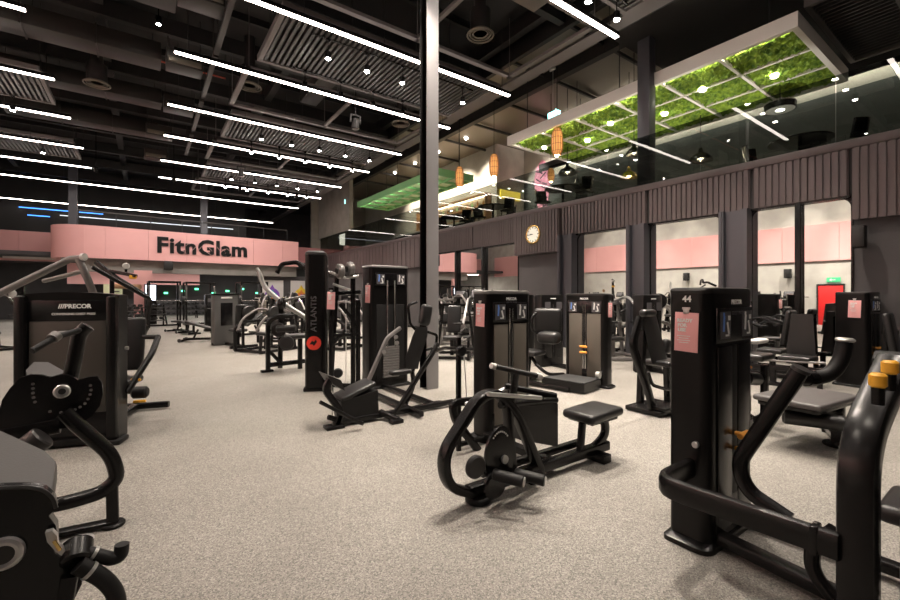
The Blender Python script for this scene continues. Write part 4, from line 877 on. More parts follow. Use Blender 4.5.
# ---- dark vertical tower with a red emblem
t = Thing('cable_column', 'tall slim dark column with vertical lettering and a red round emblem', 'gym machine', (2.36, 7.16, 0), traced=True)
t.frame((2.36, 7.16, 0), -.42)
pl = [(-.17, .12), (-.17, -.08)]+arc2(-.09, -.1, .08, PI, 1.5*PI, 5)+arc2(.09, -.1, .08, 1.5*PI, 2*PI, 5)+[(.17, .12)]
sh = t.add('column_shroud', 'black_satin', prism([(x, y, .06) for x, y in pl], (0, 0, 2.2)), label='smooth dark curved shroud')
t.add('column_cap', 'graphite', loft([[(x, y, 2.26) for x, y in pl], [(x*.97, y*.97, 2.3) for x, y in pl], [(x*.7, y*.7, 2.33) for x, y in pl]]), parent=sh); t.add('side_channel', 'black_matte', box((.175, .03, 1.15), (.02, .16, 2.2))); t.add('column_foot', 'black_satin', box((.02, .0, .03), (.42, .36, .06), bev=.015)); t.add('top_bolt', 'silver', cyl((.18, -.02, 2.08), (.195, -.02, 2.08), .02))
t.add('side_lettering', 'print_grey', text('ATLANTIS', .13, (-.02, -.182, 1.28), (0, 0, 1), (-1, 0, 0), .001, .001)); t.add('emblem', 'red_logo', cyl((-.02, -.183, .8), (-.02, -.176, .8), .115, seg=28)); t.add('emblem_mark', 'black_matte', prism([(-.02+x, -.1855, .8+z) for x, z in ((-.07,-.02),(-.03,.04),(.0,.02),(.03,.06),(.05,.02),(.0,-.05),(-.02,-.02))], (0,.002,0)))
t.unframe()
# ---- converging chest press tower, left (its back towards the camera)
pL_, pR_ = Zp(15, 452), Zp(118, 443)
yaw = math.atan2((pR_-pL_).y, (pR_-pL_).x); cc = (pL_+pR_)/2; Wt = (pR_-pL_).length
t = Thing('converging_press_machine', 'black converging chest press on the left with its lettered rear panel facing out', 'gym machine', (cc.x, cc.y+.1, 0), traced=True)
t.frame((cc.x, cc.y, 0), yaw)
def arch(x0, x1, z0, z1, rise, y):   # outline with a softly arched top
    n = 10; return [(x0, y, z0), (x1, y, z0)]+[(x1+(x0-x1)*k/n, y, z1+rise*(1-(2*k/n-1)**2)) for k in range(n+1)]
root = t.add('weight_tower', 'shroud', prism(arch(-Wt/2, Wt/2, .03, 1.595, .03, .02), (0, .22, 0)))
t.add('side_column', 'black_satin', box((-Wt/2+.05, -.0, .81), (.1, .1, 1.56), bev=.03), parent=root); t.add('side_column', 'black_satin', box((Wt/2-.05, 0, .81), (.1, .1, 1.56), bev=.03), parent=root)
t.add('rear_panel', 'panel_dark', box((0, .012, .83), (Wt-.22, .02, .98), bev=.006), parent=root); t.add('title_panel', 'black_gloss', box((0, .01, 1.43), (Wt-.2, .02, .22), bev=.006), parent=root); t.add('lower_panel', 'black_satin', box((0, .01, .2), (Wt-.2, .02, .3), bev=.006), parent=root)
t.add('brand_lettering', 'white_print', text('///PRECOR', .062, (.06, -.002, 1.475), (1,0,0), (0,0,1), .001, .002), parent=root); t.add('title_lettering', 'white_print', text('CONVERGING CHEST PRESS', .03, (.05, -.002, 1.395), (1,0,0), (0,0,1), .001, .0005), parent=root)
t.add('tower_foot', 'black_matte', box((-Wt/2+.06, .03, .025), (.2, .24, .05), bev=.012), box((Wt/2-.05, .03, .025), (.2, .24, .05), bev=.012), parent=root); t.add('foot_rail', 'black_satin', box((0, 0, .06), (Wt-.1, .08, .07)), parent=root)
t.add('seat', 'vinyl', pad((.1, .95, .5), (.4, .42, .09))); t.add('backrest', 'vinyl', pad((.1, 1.2, .95), (.38, .1, .7), (-.15,0,0))); t.add('seat_post', 'black_satin', box((.1, .95, .25), (.1, .1, .48))); t.add('base_rail', 'black_satin', bar([(.1, .1, .06), (.1, 1.5, .06)], .1, .08), bar([(-.3, 1.45, .06), (.5, 1.45, .06)], .08, .08))
for s in (-1, 1): t.add('press_arm', 'black_satin', tube([(.1+s*.35, .2, .5), (.1+s*.5, .5, .9), (.1+s*.42, .95, 1.05)], .035, .1)); t.add('handle_grip', 'black_matte', tube([(.1+s*.42, .95, 1.05), (.1+s*.24, 1.0, 1.05)], .03))
t.add('side_pulley', 'silver', cyl((Wt/2+.0, .18, 1.0), (Wt/2+.03, .18, 1.0), .02)); t.add('adjust_lever', 'yellow', box((Wt/2+.06, .3, .62), (.1, .03, .03), bev=.01), box((Wt/2+.08, .35, .36), (.13, .03, .03), bev=.01)); t.add('side_roller', 'black_matte', cyl((Wt/2-.02, .42, .45), (Wt/2+.14, .42, .45), .07, bev=.02))
t.unframe()
# ---- leg extension with drilled cam plate and swinging handle, near left
v0 = 3.95
t = Thing('leg_extension_machine', 'black leg machine with drilled cam plate and raised bent handle at the left', 'gym machine', (-.9, v0, 0), traced=True)
def cv(pts, v): return [V(px, py, v) for px, py in pts]
camo = [(2,400),(10,388),(20,378),(30,374.5),(42,375),(50,377.5),(56,375.5),(62,374),(72,376),(78,380),(88,377),(97,376),(102,383),(103,394),(100,406),(92,416),(80,424),(66,428),(50,430),(30,436),(8,440),(-6,430)]
cm = t.add('cam_plate', 'black_gloss', prism(cv(camo, v0-.12), (0, .03, 0)), label='black drilled cam plate with silver pivot')
t.add('cam_pivot', 'silver', cyl(V(62, 391.5, v0-.13), V(62, 391.5, v0-.16), .045, seg=24, bev=.008), parent=cm); t.add('pivot_bolt', 'graphite', cyl(V(62, 391.5, v0-.155), V(62, 391.5, v0-.167), .02, seg=16), parent=cm)
for px, py in ((33,384),(33,388.5),(33,393),(33.5,397.5),(35,402),(90.5,385.5),(91,390),(90,394.5),(88,399),(85,403.5),(80,407),(75,409.5),(69,411.5),(61,412.5),(50,411.5)):
    q = V(px, py, v0-.122); t.add('index_hole', 'silver_paint', cyl(q, q+Vector((0,-.004,0)), .009, seg=8), parent=cm)
t.add('swing_arm', 'black_satin', tube(cv([(70,380),(76,352),(79,334),(88,326)], v0), .045, .14, 14), label='thick black arm bent at the top'); 
gr = t.add('handle_grip', 'black_matte', tube([V(84, 329, v0), V(66, 334, v0-.12), V(55, 337.5, v0-.2), V(32, 351, v0-.3)], .02, .06, 12)); t.add('grip_collar', 'silver_paint', cyl(V(57, 335, v0-.18), V(52, 339, v0-.21), .034, seg=14), parent=gr)
t.add('handle_rod', 'silver_paint', tube([V(84, 331, v0), V(58, 333, v0-.1)], .012, 0, 8))
t.add('seat', 'vinyl_grey', loft([[V(px, py+dz, v0+.12+o_) for px, dz, o_ in ((26,8,0),(34,0,.25),(48,0,.4),(66,10,.2),(64,14,0),(28,14,-.1))] for py in (372, 362)]))
t.add('frame_tube', 'black_satin', tube(cv([(64,412),(74,422),(112,455),(118,478),(103,492),(70,502),(20,512)], v0-.2), .046, .22, 14)); t.add('support_post', 'black_satin', bar([V(112, 486, v0-.2), (V(113, 508, v0-.2).x, v0-.2, .0)], .07, .07)); t.add('base_foot', 'black_satin', cyl((V(113, 508, v0-.2).x, v0-.2, 0), (V(113, 508, v0-.2).x, v0-.2, .03), .07, bev=.008))
t.add('tension_wheel', 'graphite', cyl(V(28, 448, v0-.3), V(44, 436, v0-.3), .075, seg=24, bev=.01)); t.add('cross_strut', 'black_satin', bar([V(-20, 440, v0-.1), V(60, 425, v0-.1)], .07, .1)); t.add('base_rail', 'black_satin', bar([(-2.0, v0, .03), (V(113, 508, v0-.2).x, v0-.2, .03)], .09, .035), bar([(-1.8, v0-.5, .06), (-1.8, v0+.5, .06)], .09, .08)); t.add('rear_post', 'black_satin', bar([(-1.6, v0, .06), (-1.35, v0, .75)], .08, .08))
# ---- leg curl in the lower left corner
v0 = 2.62
t = Thing('leg_curl_machine', 'black leg curl with broad grey pad and chrome pivot in the lower left corner', 'gym machine', (-.7, v0, 0), traced=True)
lo_ = [V(px, py, v0+dv) for px, py, dv in ((-60,428,.4),(0,431,.4),(46,452,.32),(57,463,.26),(53,490,.0),(48,497,-.03),(-60,500,-.03))]
t.add('seat', 'vinyl_grey', loft([[p+Vector((-.012,.012,-.1)) for p in lo_], [p+Vector((0,0,-.085)) for p in lo_], [p+Vector((0,0,-.015)) for p in lo_], [p*.97+sum(lo_, Vector())/7*.03+Vector((0,0,.006)) for p in lo_]]), label='broad grey vinyl pad')
sh = t.add('cam_shroud', 'black_gloss', prism(cv([(-60,492),(0,488),(28,487),(44,490),(53,498),(56,508),(49,516),(56,526),(57,540),(54,552),(60,558),(72,560),(81,568),(82,584),(74,600),(60,616),(-60,650)], v0-.16), (0, .06, 0)), label='black cam shroud with scalloped edge')
t.add('shroud_rim', 'graphite', tube(cv([(-60,492),(0,488),(28,487),(44,490),(53,498),(56,508)], v0-.165), .008, .05, 6), parent=sh)
c = V(3, 554, v0-.17); t.add('pivot_ring', 'silver', ring(c, .05, .018, (0,1,0), 28), parent=sh); t.add('pivot_cap', 'graphite', cyl(c, c+Vector((0,-.012,0)), .045, seg=24, bev=.006), parent=sh)
t.add('lever_handle', 'silver', prism(cv([(45,533),(52,531),(57,536),(58,545),(74,558),(70,562),(56,552),(47,542)], v0-.21), (0,.03,0))); t.add('lever_spring', 'gold', bar(cv([(54,541),(60,550)], v0-.225), .014, .014))
t.add('roller_mount', 'black_satin', cyl(V(78, 541, v0-.14), V(76, 563, v0-.22), .055, seg=20, bev=.01)); t.add('mount_cap', 'silver', cyl(V(78, 540.4, v0-.14), V(78, 541.5, v0-.14), .056, seg=20))
g1 = t.add('handle_grip', 'black_matte', tube([V(80, 551, v0-.2), V(112, 559, v0-.2), V(121, 556, v0-.2), V(122, 544, v0-.2)], .028, .05, 12)); g2 = t.add('handle_grip', 'black_matte', tube([V(78, 565, v0-.24), V(104, 578, v0-.24), V(117, 594, v0-.24), V(118, 625, v0-.24)], .034, .1, 12))
t.add('grip_band', 'silver', cyl(V(92, 553.5, v0-.2), V(95, 554.3, v0-.2), .0305, seg=16), parent=g1); t.add('grip_band', 'silver', cyl(V(88, 570, v0-.24), V(91, 571.5, v0-.24), .0365, seg=16), parent=g2)
t.add('base_rail', 'black_satin', bar([(-1.7, v0-.1, .06), (V(110, 640, v0).x, v0-.1, .06)], .1, .08), bar([(-.5, v0-.5, .06), (-.5, v0+.4, .06)], .09, .08)); t.add('support_post', 'black_satin', bar([(-.6, v0-.06, .06), (-.6, v0-.06, .5)], .12, .1)); t.add('roller_arm', 'black_satin', bar([V(70, 575, v0-.22), V(60, 630, v0-.22)], .05, .06))
# ---- calf / hip machine with platform, right of centre
t = Thing('hip_machine', 'black machine with low foot platform and round cushions, before the clock wall', 'gym machine', (6.2, 4.9, 0), traced=True)
tower(t, (6.4, 4.72, 0), -PI/2+.18, W=.78, Dp=.24, HT=1.62, word='PRECOR', lab='dark weight tower with two placards')
ax = Vector((-1, -.18, 0)).normalized(); sd_ = Vector((.18, -1, 0)).normalized(); o = Vector((6.23, 4.72, 0))
def q(a, b, z): return o+ax*a+sd_*b+Vector((0,0,z))
pf = t.add('foot_platform', 'black_satin', prism([q(.02, -.42, .02), q(.02, .36, .02), q(.62, .36, .02), q(.62, -.42, .02)], (0,0,.15))); t.add('platform_top', 'rubber', prism([q(.04, -.4, .17), q(.04, .34, .17), q(.6, .34, .17), q(.6, -.4, .17)], (0,0,.012)), parent=pf)
t.add('round_end', 'silver', cyl(q(.06, .3, .24), q(.06, .36, .24), .06)); t.add('backrest', 'vinyl', pad(q(.1, -.62, 1.12), (.5, .16, .46), (0,0,-.9))); t.add('hip_pad', 'vinyl', pad(q(.25, -.5, .83), (.4, .3, .22), (0,0,-1.2)), label='rounded black cushion')
t.add('seat', 'vinyl', pad(q(.45, -.75, .56), (.42, .4, .09), (0,0,.2))); t.add('seat_frame', 'black_satin', tube([q(.45, -.75, .5), q(.5, -.6, .35), q(.45, -.4, .2), q(.1, -.3, .18)], .03, .12), bar([q(.5, -.8, .05), q(.5, -.75, .5)], .07, .07)); t.add('handle_loop', 'black_satin', tube([q(.2, -.75, 1.3), q(.35, -.8, 1.2), q(.35, -.8, .95), q(.2, -.7, .85)], .022, .08))
t.add('base_rail', 'black_satin', bar([q(.62, -.9, .05), q(.62, .1, .05)], .08, .07), bar([q(.62, -.85, .05), q(.0, -.85, .05)], .08, .07))
tag('pink hanging tag on the right side of the tower with the low foot platform', q(.0, .445, 1.46)+ax*-.14, .18)
# ---- seated press with slanted bars (left of tower 44)
pb = Zp(652, 415)
t = Thing('pectoral_machine', 'black seated press with slanted flat side bar, just left of the tower numbered 44', 'gym machine', (pb.x, pb.y, 0), traced=True)
vk = pb.y
t.add('side_bar', 'black_satin', bar(cv([(653,411),(648,390),(632,345),(640,318)], vk), .06, .12, .12, up=(1,0,0), bev=.02), label='bent flat black side bar'); t.add('backrest', 'vinyl', loft([cv([(640,311),(655,311),(668,362),(652,364)], vk+.25), cv([(640,311),(655,311),(668,362),(652,364)], vk+.36)])); t.add('headrest', 'vinyl', pad(V(648, 313, vk+.2), (.3, .12, .1)))
t.add('seat', 'vinyl', pad(V(664, 362, vk+.25), (.46, .42, .08))); t.add('seat_post', 'black_satin', bar([V(667, 366, vk+.25), (V(668, 400, vk+.25).x, vk+.25, 0)], .09, .09)); t.add('foot_platform', 'black_satin', box((V(656, 404, vk+.1).x, vk+.1, .04), (.7, .5, .06), bev=.01), box((V(650, 404, vk+.1).x, vk-.1, .1), (.3, .2, .05), bev=.01))
t.add('foot_tube', 'black_satin', tube(cv([(648,372),(652,385),(668,390),(680,384)], vk+.1), .024, .08)); t.add('rear_post', 'black_satin', bar([(V(640, 400, vk+.3).x, vk+.3, 0), V(643, 330, vk+.3)], .08, .1)); t.add('elbow_pad', 'vinyl', pad(V(666, 346, vk+.3), (.14, .12, .22), (0,.2,0)))
# ---- flat bench with roller (right)
pb = Zp(838, 446)
t = Thing('leg_curl_bench', 'flat black bench with thick roller behind the right foreground handle', 'gym machine', (pb.x, pb.y, 0), traced=True)
bc = Zp(812, 397, .52)
t.add('bench_pad', 'vinyl_grey', box((bc.x+.05, bc.y+.06, .5), (.95, .6, .06), (0,0,-.12), bev=.025, seg=3), label='flat grey-black bench pad'); t.add('pad_frame', 'black_satin', box((bc.x+.05, bc.y+.06, .45), (.88, .52, .05), (0,0,-.12)))
r0, r1 = Zp(782, 416, .33), Zp(846, 424, .33)
t.add('padded_roller', 'vinyl', cyl(r0, r1, .075, seg=22, bev=.02)); t.add('roller_axle', 'silver', cyl(r1, r1+(r1-r0)*.25, .022)); t.add('support_post', 'black_satin', bar([(pb.x, pb.y, .0), (pb.x, pb.y, .45)], .11, .09)); t.add('base_foot', 'black_satin', cyl((pb.x, pb.y, 0), (pb.x, pb.y, .035), .13, bev=.01)); t.add('base_rail', 'black_satin', bar([(pb.x, pb.y, .07), (pb.x+.9, pb.y+.35, .07)], .09, .08)); t.add('rear_post', 'black_satin', bar([(pb.x+.5, pb.y+.2, .0), (pb.x+.5, pb.y+.2, .45)], .09, .09))
tw = Vector((pb.x+1.15, pb.y+.75, 0))
# ---- seated machine before the wide mirror
pb = Zp(800, 386)
t = Thing('seated_press_machine', 'black seated machine with tall narrow back pad before the wide mirror', 'gym machine', (pb.x, pb.y, 0), traced=True)
vk = pb.y
uk = pb.x
def cu(pts, u): return [U(px, py, u) for px, py in pts]
t.add('backrest', 'vinyl', loft([cu([(785,361),(816,361),(813,314),(791,314)], uk-.02), cu([(785,361),(816,361),(813,314),(791,314)], uk+.1)]), label='tall tapered black back pad'); t.add('seat', 'vinyl', pad(U(798, 358, uk-.15), (.46, .46, .09))); q_ = U(800, 380, uk); t.add('seat_post', 'black_satin', bar([(uk-.1, q_.y, 0), (uk-.1, q_.y, .48)], .1, .1)); t.add('back_post', 'black_satin', bar([(uk+.17, q_.y-.02, 0), (uk+.17, q_.y-.02, 1.15)], .09, .08))
t.add('side_rail', 'black_satin', bar(cu([(748,366),(800,369),(826,372)], uk-.3), .08, .09)); q_ = U(773, 386, uk-.3); t.add('front_post', 'black_satin', bar([(uk-.3, q_.y, 0), U(773, 368, uk-.3)], .09, .09)); t.add('base_foot', 'black_satin', box((uk-.3, q_.y, .03), (.12, .3, .06))); q_ = U(820, 386, uk-.3); t.add('front_post', 'black_satin', bar([(uk-.3, q_.y, 0), U(820, 371, uk-.3)], .07, .07)); t.add('adjust_lever', 'yellow', box(U(815, 363, uk-.34), (.03, .1, .03), bev=.01)); t.add('handle_bar', 'silver_paint', tube(cu([(752,358),(778,361),(826,363)], uk-.36), .02, .05))
# ---- dark towers at the right
t = Thing('cable_press_tower', 'dark weight tower half hidden behind the right edge of tower 44', 'gym machine', (6.15, 2.05, 0), traced=True)
tower(t, (6.1, 2.35, 0), 0, W=.62, Dp=.3, panel='black_satin', word='PRECOR', rods=False)
t.add('arm_rest', 'pale_plastic', pad(V(758, 341, 2.3), (.4, .14, .06))); t.add('roller', 'vinyl', cyl(V(745, 378, 2.1), V(757, 379, 2.1), .08, bev=.02)); t.add('arm_bar', 'black_satin', bar([(6.3, 2.35, 1.0), V(772, 342, 2.33)], .05, .05)); t.add('seat', 'vinyl', pad(V(752, 356, 2.05), (.4, .36, .08))); t.add('seat_post', 'black_satin', bar([(6.35, 2.05, 0), (6.35, 2.05, .72)], .08, .08), bar([(6.1, 2.05, .06), (6.6, 2.05, .06)], .08, .08))
pb = Zp(872, 388)
t = Thing('abdominal_machine', 'dark machine whose tower with a pink tag stands before the bare dark wall', 'gym machine', (pb.x, pb.y, 0), traced=True)
tower(t, (pb.x+.1, pb.y+.2, 0), -.15, W=.5, Dp=.45, panel='black_satin', word='PRECOR', rods=False)
t.add('roller_arm', 'black_satin', bar([(pb.x+.2, pb.y-.1, .95), (pb.x+.75, pb.y-.5, .95)], .06, .07)); t.add('padded_roller', 'vinyl', cyl((pb.x+.2, pb.y-.35, .98), (pb.x+.62, pb.y-.5, .98), .06, bev=.02)); t.add('chrome_rod', 'pale_plastic', tube([(pb.x+.75, pb.y-.5, .85), (pb.x+.95, pb.y-.45, 1.4)], .035)); t.add('end_cap', 'pale_plastic', *[cyl((pb.x+.2+k*.28, pb.y-.4-.1*k, .72+.1*k), (pb.x+.26+k*.28, pb.y-.42-.1*k, .72+.1*k), .04) for k in range(3)])
t.add('seat', 'vinyl', pad((pb.x+.6, pb.y-.6, .52), (.5, .45, .09))); t.add('seat_post', 'black_satin', bar([(pb.x+.6, pb.y-.6, 0), (pb.x+.6, pb.y-.6, .5)], .1, .1), bar([(pb.x, pb.y-.1, .06), (pb.x+.9, pb.y-.6, .06)], .09, .08)); t.add('lever_rail', 'black_satin', bar([(pb.x-.1, pb.y-.2, .62), (pb.x+.6, pb.y-.25, .62)], .07, .08))
tl_ = Vector((pb.x+.1, pb.y+.2, 1.5))+Matrix.Rotation(-.15, 3, 'Z')@Vector((-.258, -.05, 0)); tag('pink hanging tag on the tower before the bare dark wall', tl_, -PI/2-.15, .3, .17)
# ================================================================== BACKGROUND MACHINES
def lever_machine(lab, loc, rot=0, fm='black_satin', am='frame_grey', np=2, top=1.5, seat=True, R=.2, tall=0):
    """plate loaded lever machine; user faces -y"""
    t = Thing('plate_loaded_machine', lab, 'gym machine', loc, rot)
    t.add('base_rail', fm, bar([(-.5, -.6, .05), (-.5, .8, .05)], .08, .07), bar([(.5, -.6, .05), (.5, .8, .05)], .08, .07), bar([(-.5, .5, .05), (.5, .5, .05)], .08, .07), bar([(-.5, -.5, .05), (.5, -.5, .05)], .08, .07))
    t.add('front_post', fm, bar([(-.5, -.6, .05), (-.5, -.6, .72), (-.42, -.3, .85), (-.4, .45, .85)], .08, .08, .12), bar([(.5, -.6, .05), (.5, -.55, .5)], .07, .07))
    t.add('rear_post', fm, bar([(0, .62, .05), (0, .55, top)], .1, .1)); t.add('cross_member', fm, bar([(-.42, .5, .85), (.42, .5, .85)], .08, .08), bar([(-.5, .6, .05), (-.35, .55, top-.1)], .07, .07), bar([(.5, .6, .05), (.35, .55, top-.1)], .07, .07), bar([(-.4, .55, top-.08), (.4, .55, top-.08)], .08, .08))
    if seat:
        t.add('seat', 'vinyl', pad((0, .0, .5), (.42, .42, .09))); t.add('seat_post', fm, bar([(0, 0, .05), (0, 0, .46)], .09, .09)); t.add('backrest', 'vinyl', pad((0, .34, .95), (.36, .1, .72), (-.22, 0, 0)))
    for s in (-1, 1):
        a = t.add('lever_arm', am, tube([(s*.3, .6, top-.02), (s*.42, .1, top+.12+tall), (s*.42, -.45, top-.18), (s*.38, -.62, top-.5)], .033, .2, 8))
        t.add('handle_grip', 'black_matte', cyl((s*.38, -.62, top-.5), (s*.16, -.66, top-.5), .025, seg=10), parent=a)
        for k, shp in enumerate(plates((s*.47, -.15, top-.02), (s, 0, 0), np, R)): t.add('weight_plate', 'iron', *shp)
        t.add('plate_peg', 'chrome', cyl((s*.4, -.15, top-.02), (s*.75, -.15, top-.02), .024, seg=10))
    return t
def tower_machine(lab, loc, rot=0, panel='mesh_panel', HT=1.6, arms=True, stack=False, fm='black_satin', rear=False, gm=None):
    t = Thing('selectorized_machine', lab, 'gym machine', loc, rot)
    if gm:   # pale framed tower with a dark window
        bdy = t.add('weight_tower', gm, box((0, .1, .82), (.74, .3, 1.6), bev=.06)); t.add('tower_window', 'black_gloss', box((0, -.055, .98), (.36, .02, .72), bev=.02), parent=bdy); t.add('tower_cap', 'black_satin', box((0, .1, 1.61), (.8, .36, .05), bev=.02), parent=bdy); t.add('title_plate', 'white_print', box((0, -.055, 1.5), (.34, .01, .06), bev=.004), parent=bdy)
    else:
        bdy = t.add('weight_tower', 'shroud', box((0, .1, HT/2), (.68, .26, HT), bev=.05)); t.add('front_panel', panel, box((-.16, -.035, .74), (.22, .02, 1.1), bev=.004), box((.16, -.035, .74), (.22, .02, 1.1), bev=.004), parent=bdy); t.add('placard', 'print_grey', box((-.17, -.045, HT-.25), (.16, .006, .17), bev=0), box((.17, -.045, HT-.25), (.16, .006, .17), bev=0), parent=bdy)
        t.add('guide_rod', 'chrome', cyl((0, -.04, .3), (0, -.04, HT-.2), .008, seg=8), parent=bdy); t.add('rear_panel', panel, box((0, .235, .8), (.5, .012, 1.15), bev=.004), parent=bdy); t.add('title_plate', 'white_print', box((0, .236, HT-.16), (.2, .012, .025), bev=0), box((0, -.036, HT-.09), (.16, .012, .02), bev=0), parent=bdy)
    t.add('base_rail', fm, bar([(0, .1, .05), (0, -1.3, .05)], .1, .08), bar([(-.4, -1.25, .05), (.4, -1.25, .05)], .09, .08), bar([(-.38, .1, .05), (.38, .1, .05)], .09, .08))
    t.add('seat', 'vinyl', pad((0, -.85, .52), (.42, .42, .09))); t.add('seat_post', fm, bar([(0, -.85, .06), (0, -.85, .48)], .09, .09)); t.add('backrest', 'vinyl', pad((0, -1.1, .98), (.36, .1, .66), (.15, 0, 0))); t.add('back_post', fm, bar([(0, -1.2, .06), (0, -1.16, 1.2)], .07, .08))
    if arms:
        for s in (-1, 1):
            a = t.add('press_arm', fm, tube([(s*.3, -.1, .9), (s*.46, -.45, 1.15), (s*.44, -.8, 1.0)], .033, .12, 8)); t.add('handle_grip', 'black_matte', cyl((s*.44, -.8, 1.0), (s*.2, -.82, 1.0), .024, seg=10), parent=a)
    return t
def elliptical(lab, loc, rot=0, col='silver_paint'):
    t = Thing('elliptical_trainer', lab, 'cardio machine', loc, rot)
    t.add('base_frame', 'graphite', bar([(0, -.8, .06), (0, .8, .06)], .1, .09), bar([(-.3, .75, .05), (.3, .75, .05)], .09, .09), bar([(-.3, -.75, .05), (.3, -.75, .05)], .09, .09)); t.add('drive_housing', col, loft([[(x, .35+.34*math.cos(a), .42+.34*math.sin(a)) for a in [2*PI*k/18 for k in range(18)]] for x in (-.16, .16)]))
    t.add('console_post', col, bar([(0, .2, .5), (0, .05, 1.5)], .09, .1)); t.add('console', 'black_gloss', box((0, -.0, 1.6), (.5, .09, .34), (-.4, 0, 0), bev=.03)); t.add('screen', 'print_grey', box((0, -.05, 1.62), (.4, .012, .24), (-.4, 0, 0), bev=.004))
    for s in (-1, 1):
        t.add('pedal', 'rubber', box((s*.2, -.25+s*.18, .28), (.16, .4, .05), bev=.015)); t.add('pedal_rail', col, bar([(s*.2, -.7, .2), (s*.2, .35, .32+s*.1)], .05, .06)); a = t.add('moving_arm', col, tube([(s*.3, .2, .3), (s*.32, .1, 1.0), (s*.3, -.2-s*.12, 1.75)], .026, .2, 8)); t.add('handle_grip', 'black_matte', tube([(s*.31, -.1-s*.08, 1.5), (s*.3, -.21-s*.12, 1.78)], .034, 0, 8), parent=a)
    return t
def bench(lab, loc, rot=0, inc=.5):
    t = Thing('adjustable_bench', lab, 'bench', loc, rot)
    t.add('seat', 'vinyl', pad((0, -.45, .44), (.34, .34, .08))); t.add('backrest', 'vinyl', pad((0, .12, .44+.36*math.sin(inc)), (.32, .84, .08), (inc, 0, 0))); t.add('base_rail', 'black_satin', bar([(0, -.6, .08), (0, .6, .08)], .08, .08), bar([(-.28, .55, .05), (.28, .55, .05)], .08, .07), bar([(-.22, -.55, .05), (.22, -.55, .05)], .08, .07)); t.add('seat_post', 'black_satin', bar([(0, -.45, .08), (0, -.45, .41)], .08, .08), bar([(0, .3, .08), (0, .15, .4)], .06, .06))
    for s in (-1, 1): t.add('wheel', 'rubber', cyl((s*.3, .62, .06), (s*.35, .62, .06), .06, seg=16, bev=.012))
    return t
def rack(lab, loc, rot=0, h=2.3, w=1.25, pale=True, bar_z=1.3):
    t = Thing('squat_rack', lab, 'rack', loc, rot)
    for sx in (-1, 1):
        for y in (-.5, .6):
            p = t.add('upright', 'black_satin', box((sx*w/2, y, h/2), (.08, .08, h), bev=.008))
            if pale and y < 0: t.add('pale_sleeve', 'silver_paint', box((sx*w/2, y-.043, h-.55), (.07, .01, .7), bev=.003), parent=p)
    t.add('cross_member', 'black_satin', *[bar([(-w/2, y, h-.04), (w/2, y, h-.04)], .08, .08) for y in (-.5, .6)], *[bar([(s*w/2, -.5, z), (s*w/2, .6, z)], .08, .08) for s in (-1, 1) for z in (.05, h-.04)], bar([(-w/2, .6, .05), (w/2, .6, .05)], .08, .08))
    t.add('barbell', 'chrome', cyl((-.8, -.57, bar_z), (.8, -.57, bar_z), .016, seg=10))
    for s in (-1, 1):
        for shp in plates((s*.68, -.57, bar_z), (s, 0, 0), 2, .22): t.add('weight_plate', 'iron', *shp)
        t.add('bar_hook', 'silver_paint', box((s*w/2, -.56, bar_z-.03), (.06, .1, .05), bev=.008))
    return t
def dumbbell_rack(lab, loc, rot=0, L=2.4, tiers=3, group='dumbbells'):
    t = Thing('dumbbell_rack', lab, 'rack', loc, rot)
    t.add('rack_side', 'black_satin', bar([(-L/2, -.25, 0), (-L/2, .25, 1.05)], .06, .1), bar([(-L/2, .3, 0), (-L/2, .25, 1.05)], .06, .08)); t.add('rack_side', 'black_satin', bar([(L/2, -.25, 0), (L/2, .25, 1.05)], .06, .1), bar([(L/2, .3, 0), (L/2, .25, 1.05)], .06, .08))
    R_ = Matrix.Rotation(rot, 3, 'Z'); proto = None
    for k in range(tiers):
        z = .25+.33*k; y = -.12+.15*k
        t.add('rack_shelf', 'graphite', box((0, y, z), (L, .24, .03), (-.15, 0, 0), bev=.005))
        n = int(L/.3)
        for i in range(n):
            p = Vector(loc)+R_@Vector((-L/2+.2+i*(L-.4)/(n-1), y, z+.12))
            DB.append((p, rot, lab))
    return t
DB = []
# ---- left of the aisle, behind the lettered rear panel
t = Thing('lateral_press_machine', 'machine with big pale tube arms meeting in a peak above the lettered panel', 'gym machine', (-3.3, 5.9, 0), traced=True)
d = 6.6
base_ = Dp(60, 390, d); 
t.add('peak_tube', 'silver_paint', tube([Dp(-14, 300, d-.5), Dp(70, 259, d), Dp(84, 258, d)], .05, .06, 12)); t.add('peak_tube', 'silver_paint', tube([Dp(78, 258, d), Dp(86, 275, d), Dp(97, 302, d+.2), Vector((*Dp(99, 330, d+.3).xy, 0))], .05, .1, 12)); t.add('cross_tube', 'silver_paint', tube([Dp(44, 281, d+.3), Dp(84, 271, d)], .034, 0, 10)); t.add('tube_cap', 'pale_plastic', cyl(Dp(82, 257, d-.06), Dp(85, 257, d-.06), .055)); t.add('cross_tube', 'black_satin', tube([Dp(92, 267, d+.6), Dp(150, 299, d+1.4)], .035, 0, 10))
t.add('rear_post', 'black_satin', bar([Vector((*Dp(20, 300, d).xy, 0)), Dp(20, 285, d)], .1, .1)); t.add('base_rail', 'black_satin', bar([Vector((*Dp(20, 300, d).xy, .05)), Vector((*Dp(99, 330, d+.3).xy, .05))], .1, .09)); t.add('counter_ball', 'pale_plastic', cyl(Dp(11, 294, d-.3), Dp(14, 294, d-.3), .06, bev=.02))
t = Thing('lever_row_machine', 'black machine with long sloping lever and angled legs beside the aisle on the left', 'gym machine', (*Zp(140, 352).xy, 0), traced=True)
d = 11.2
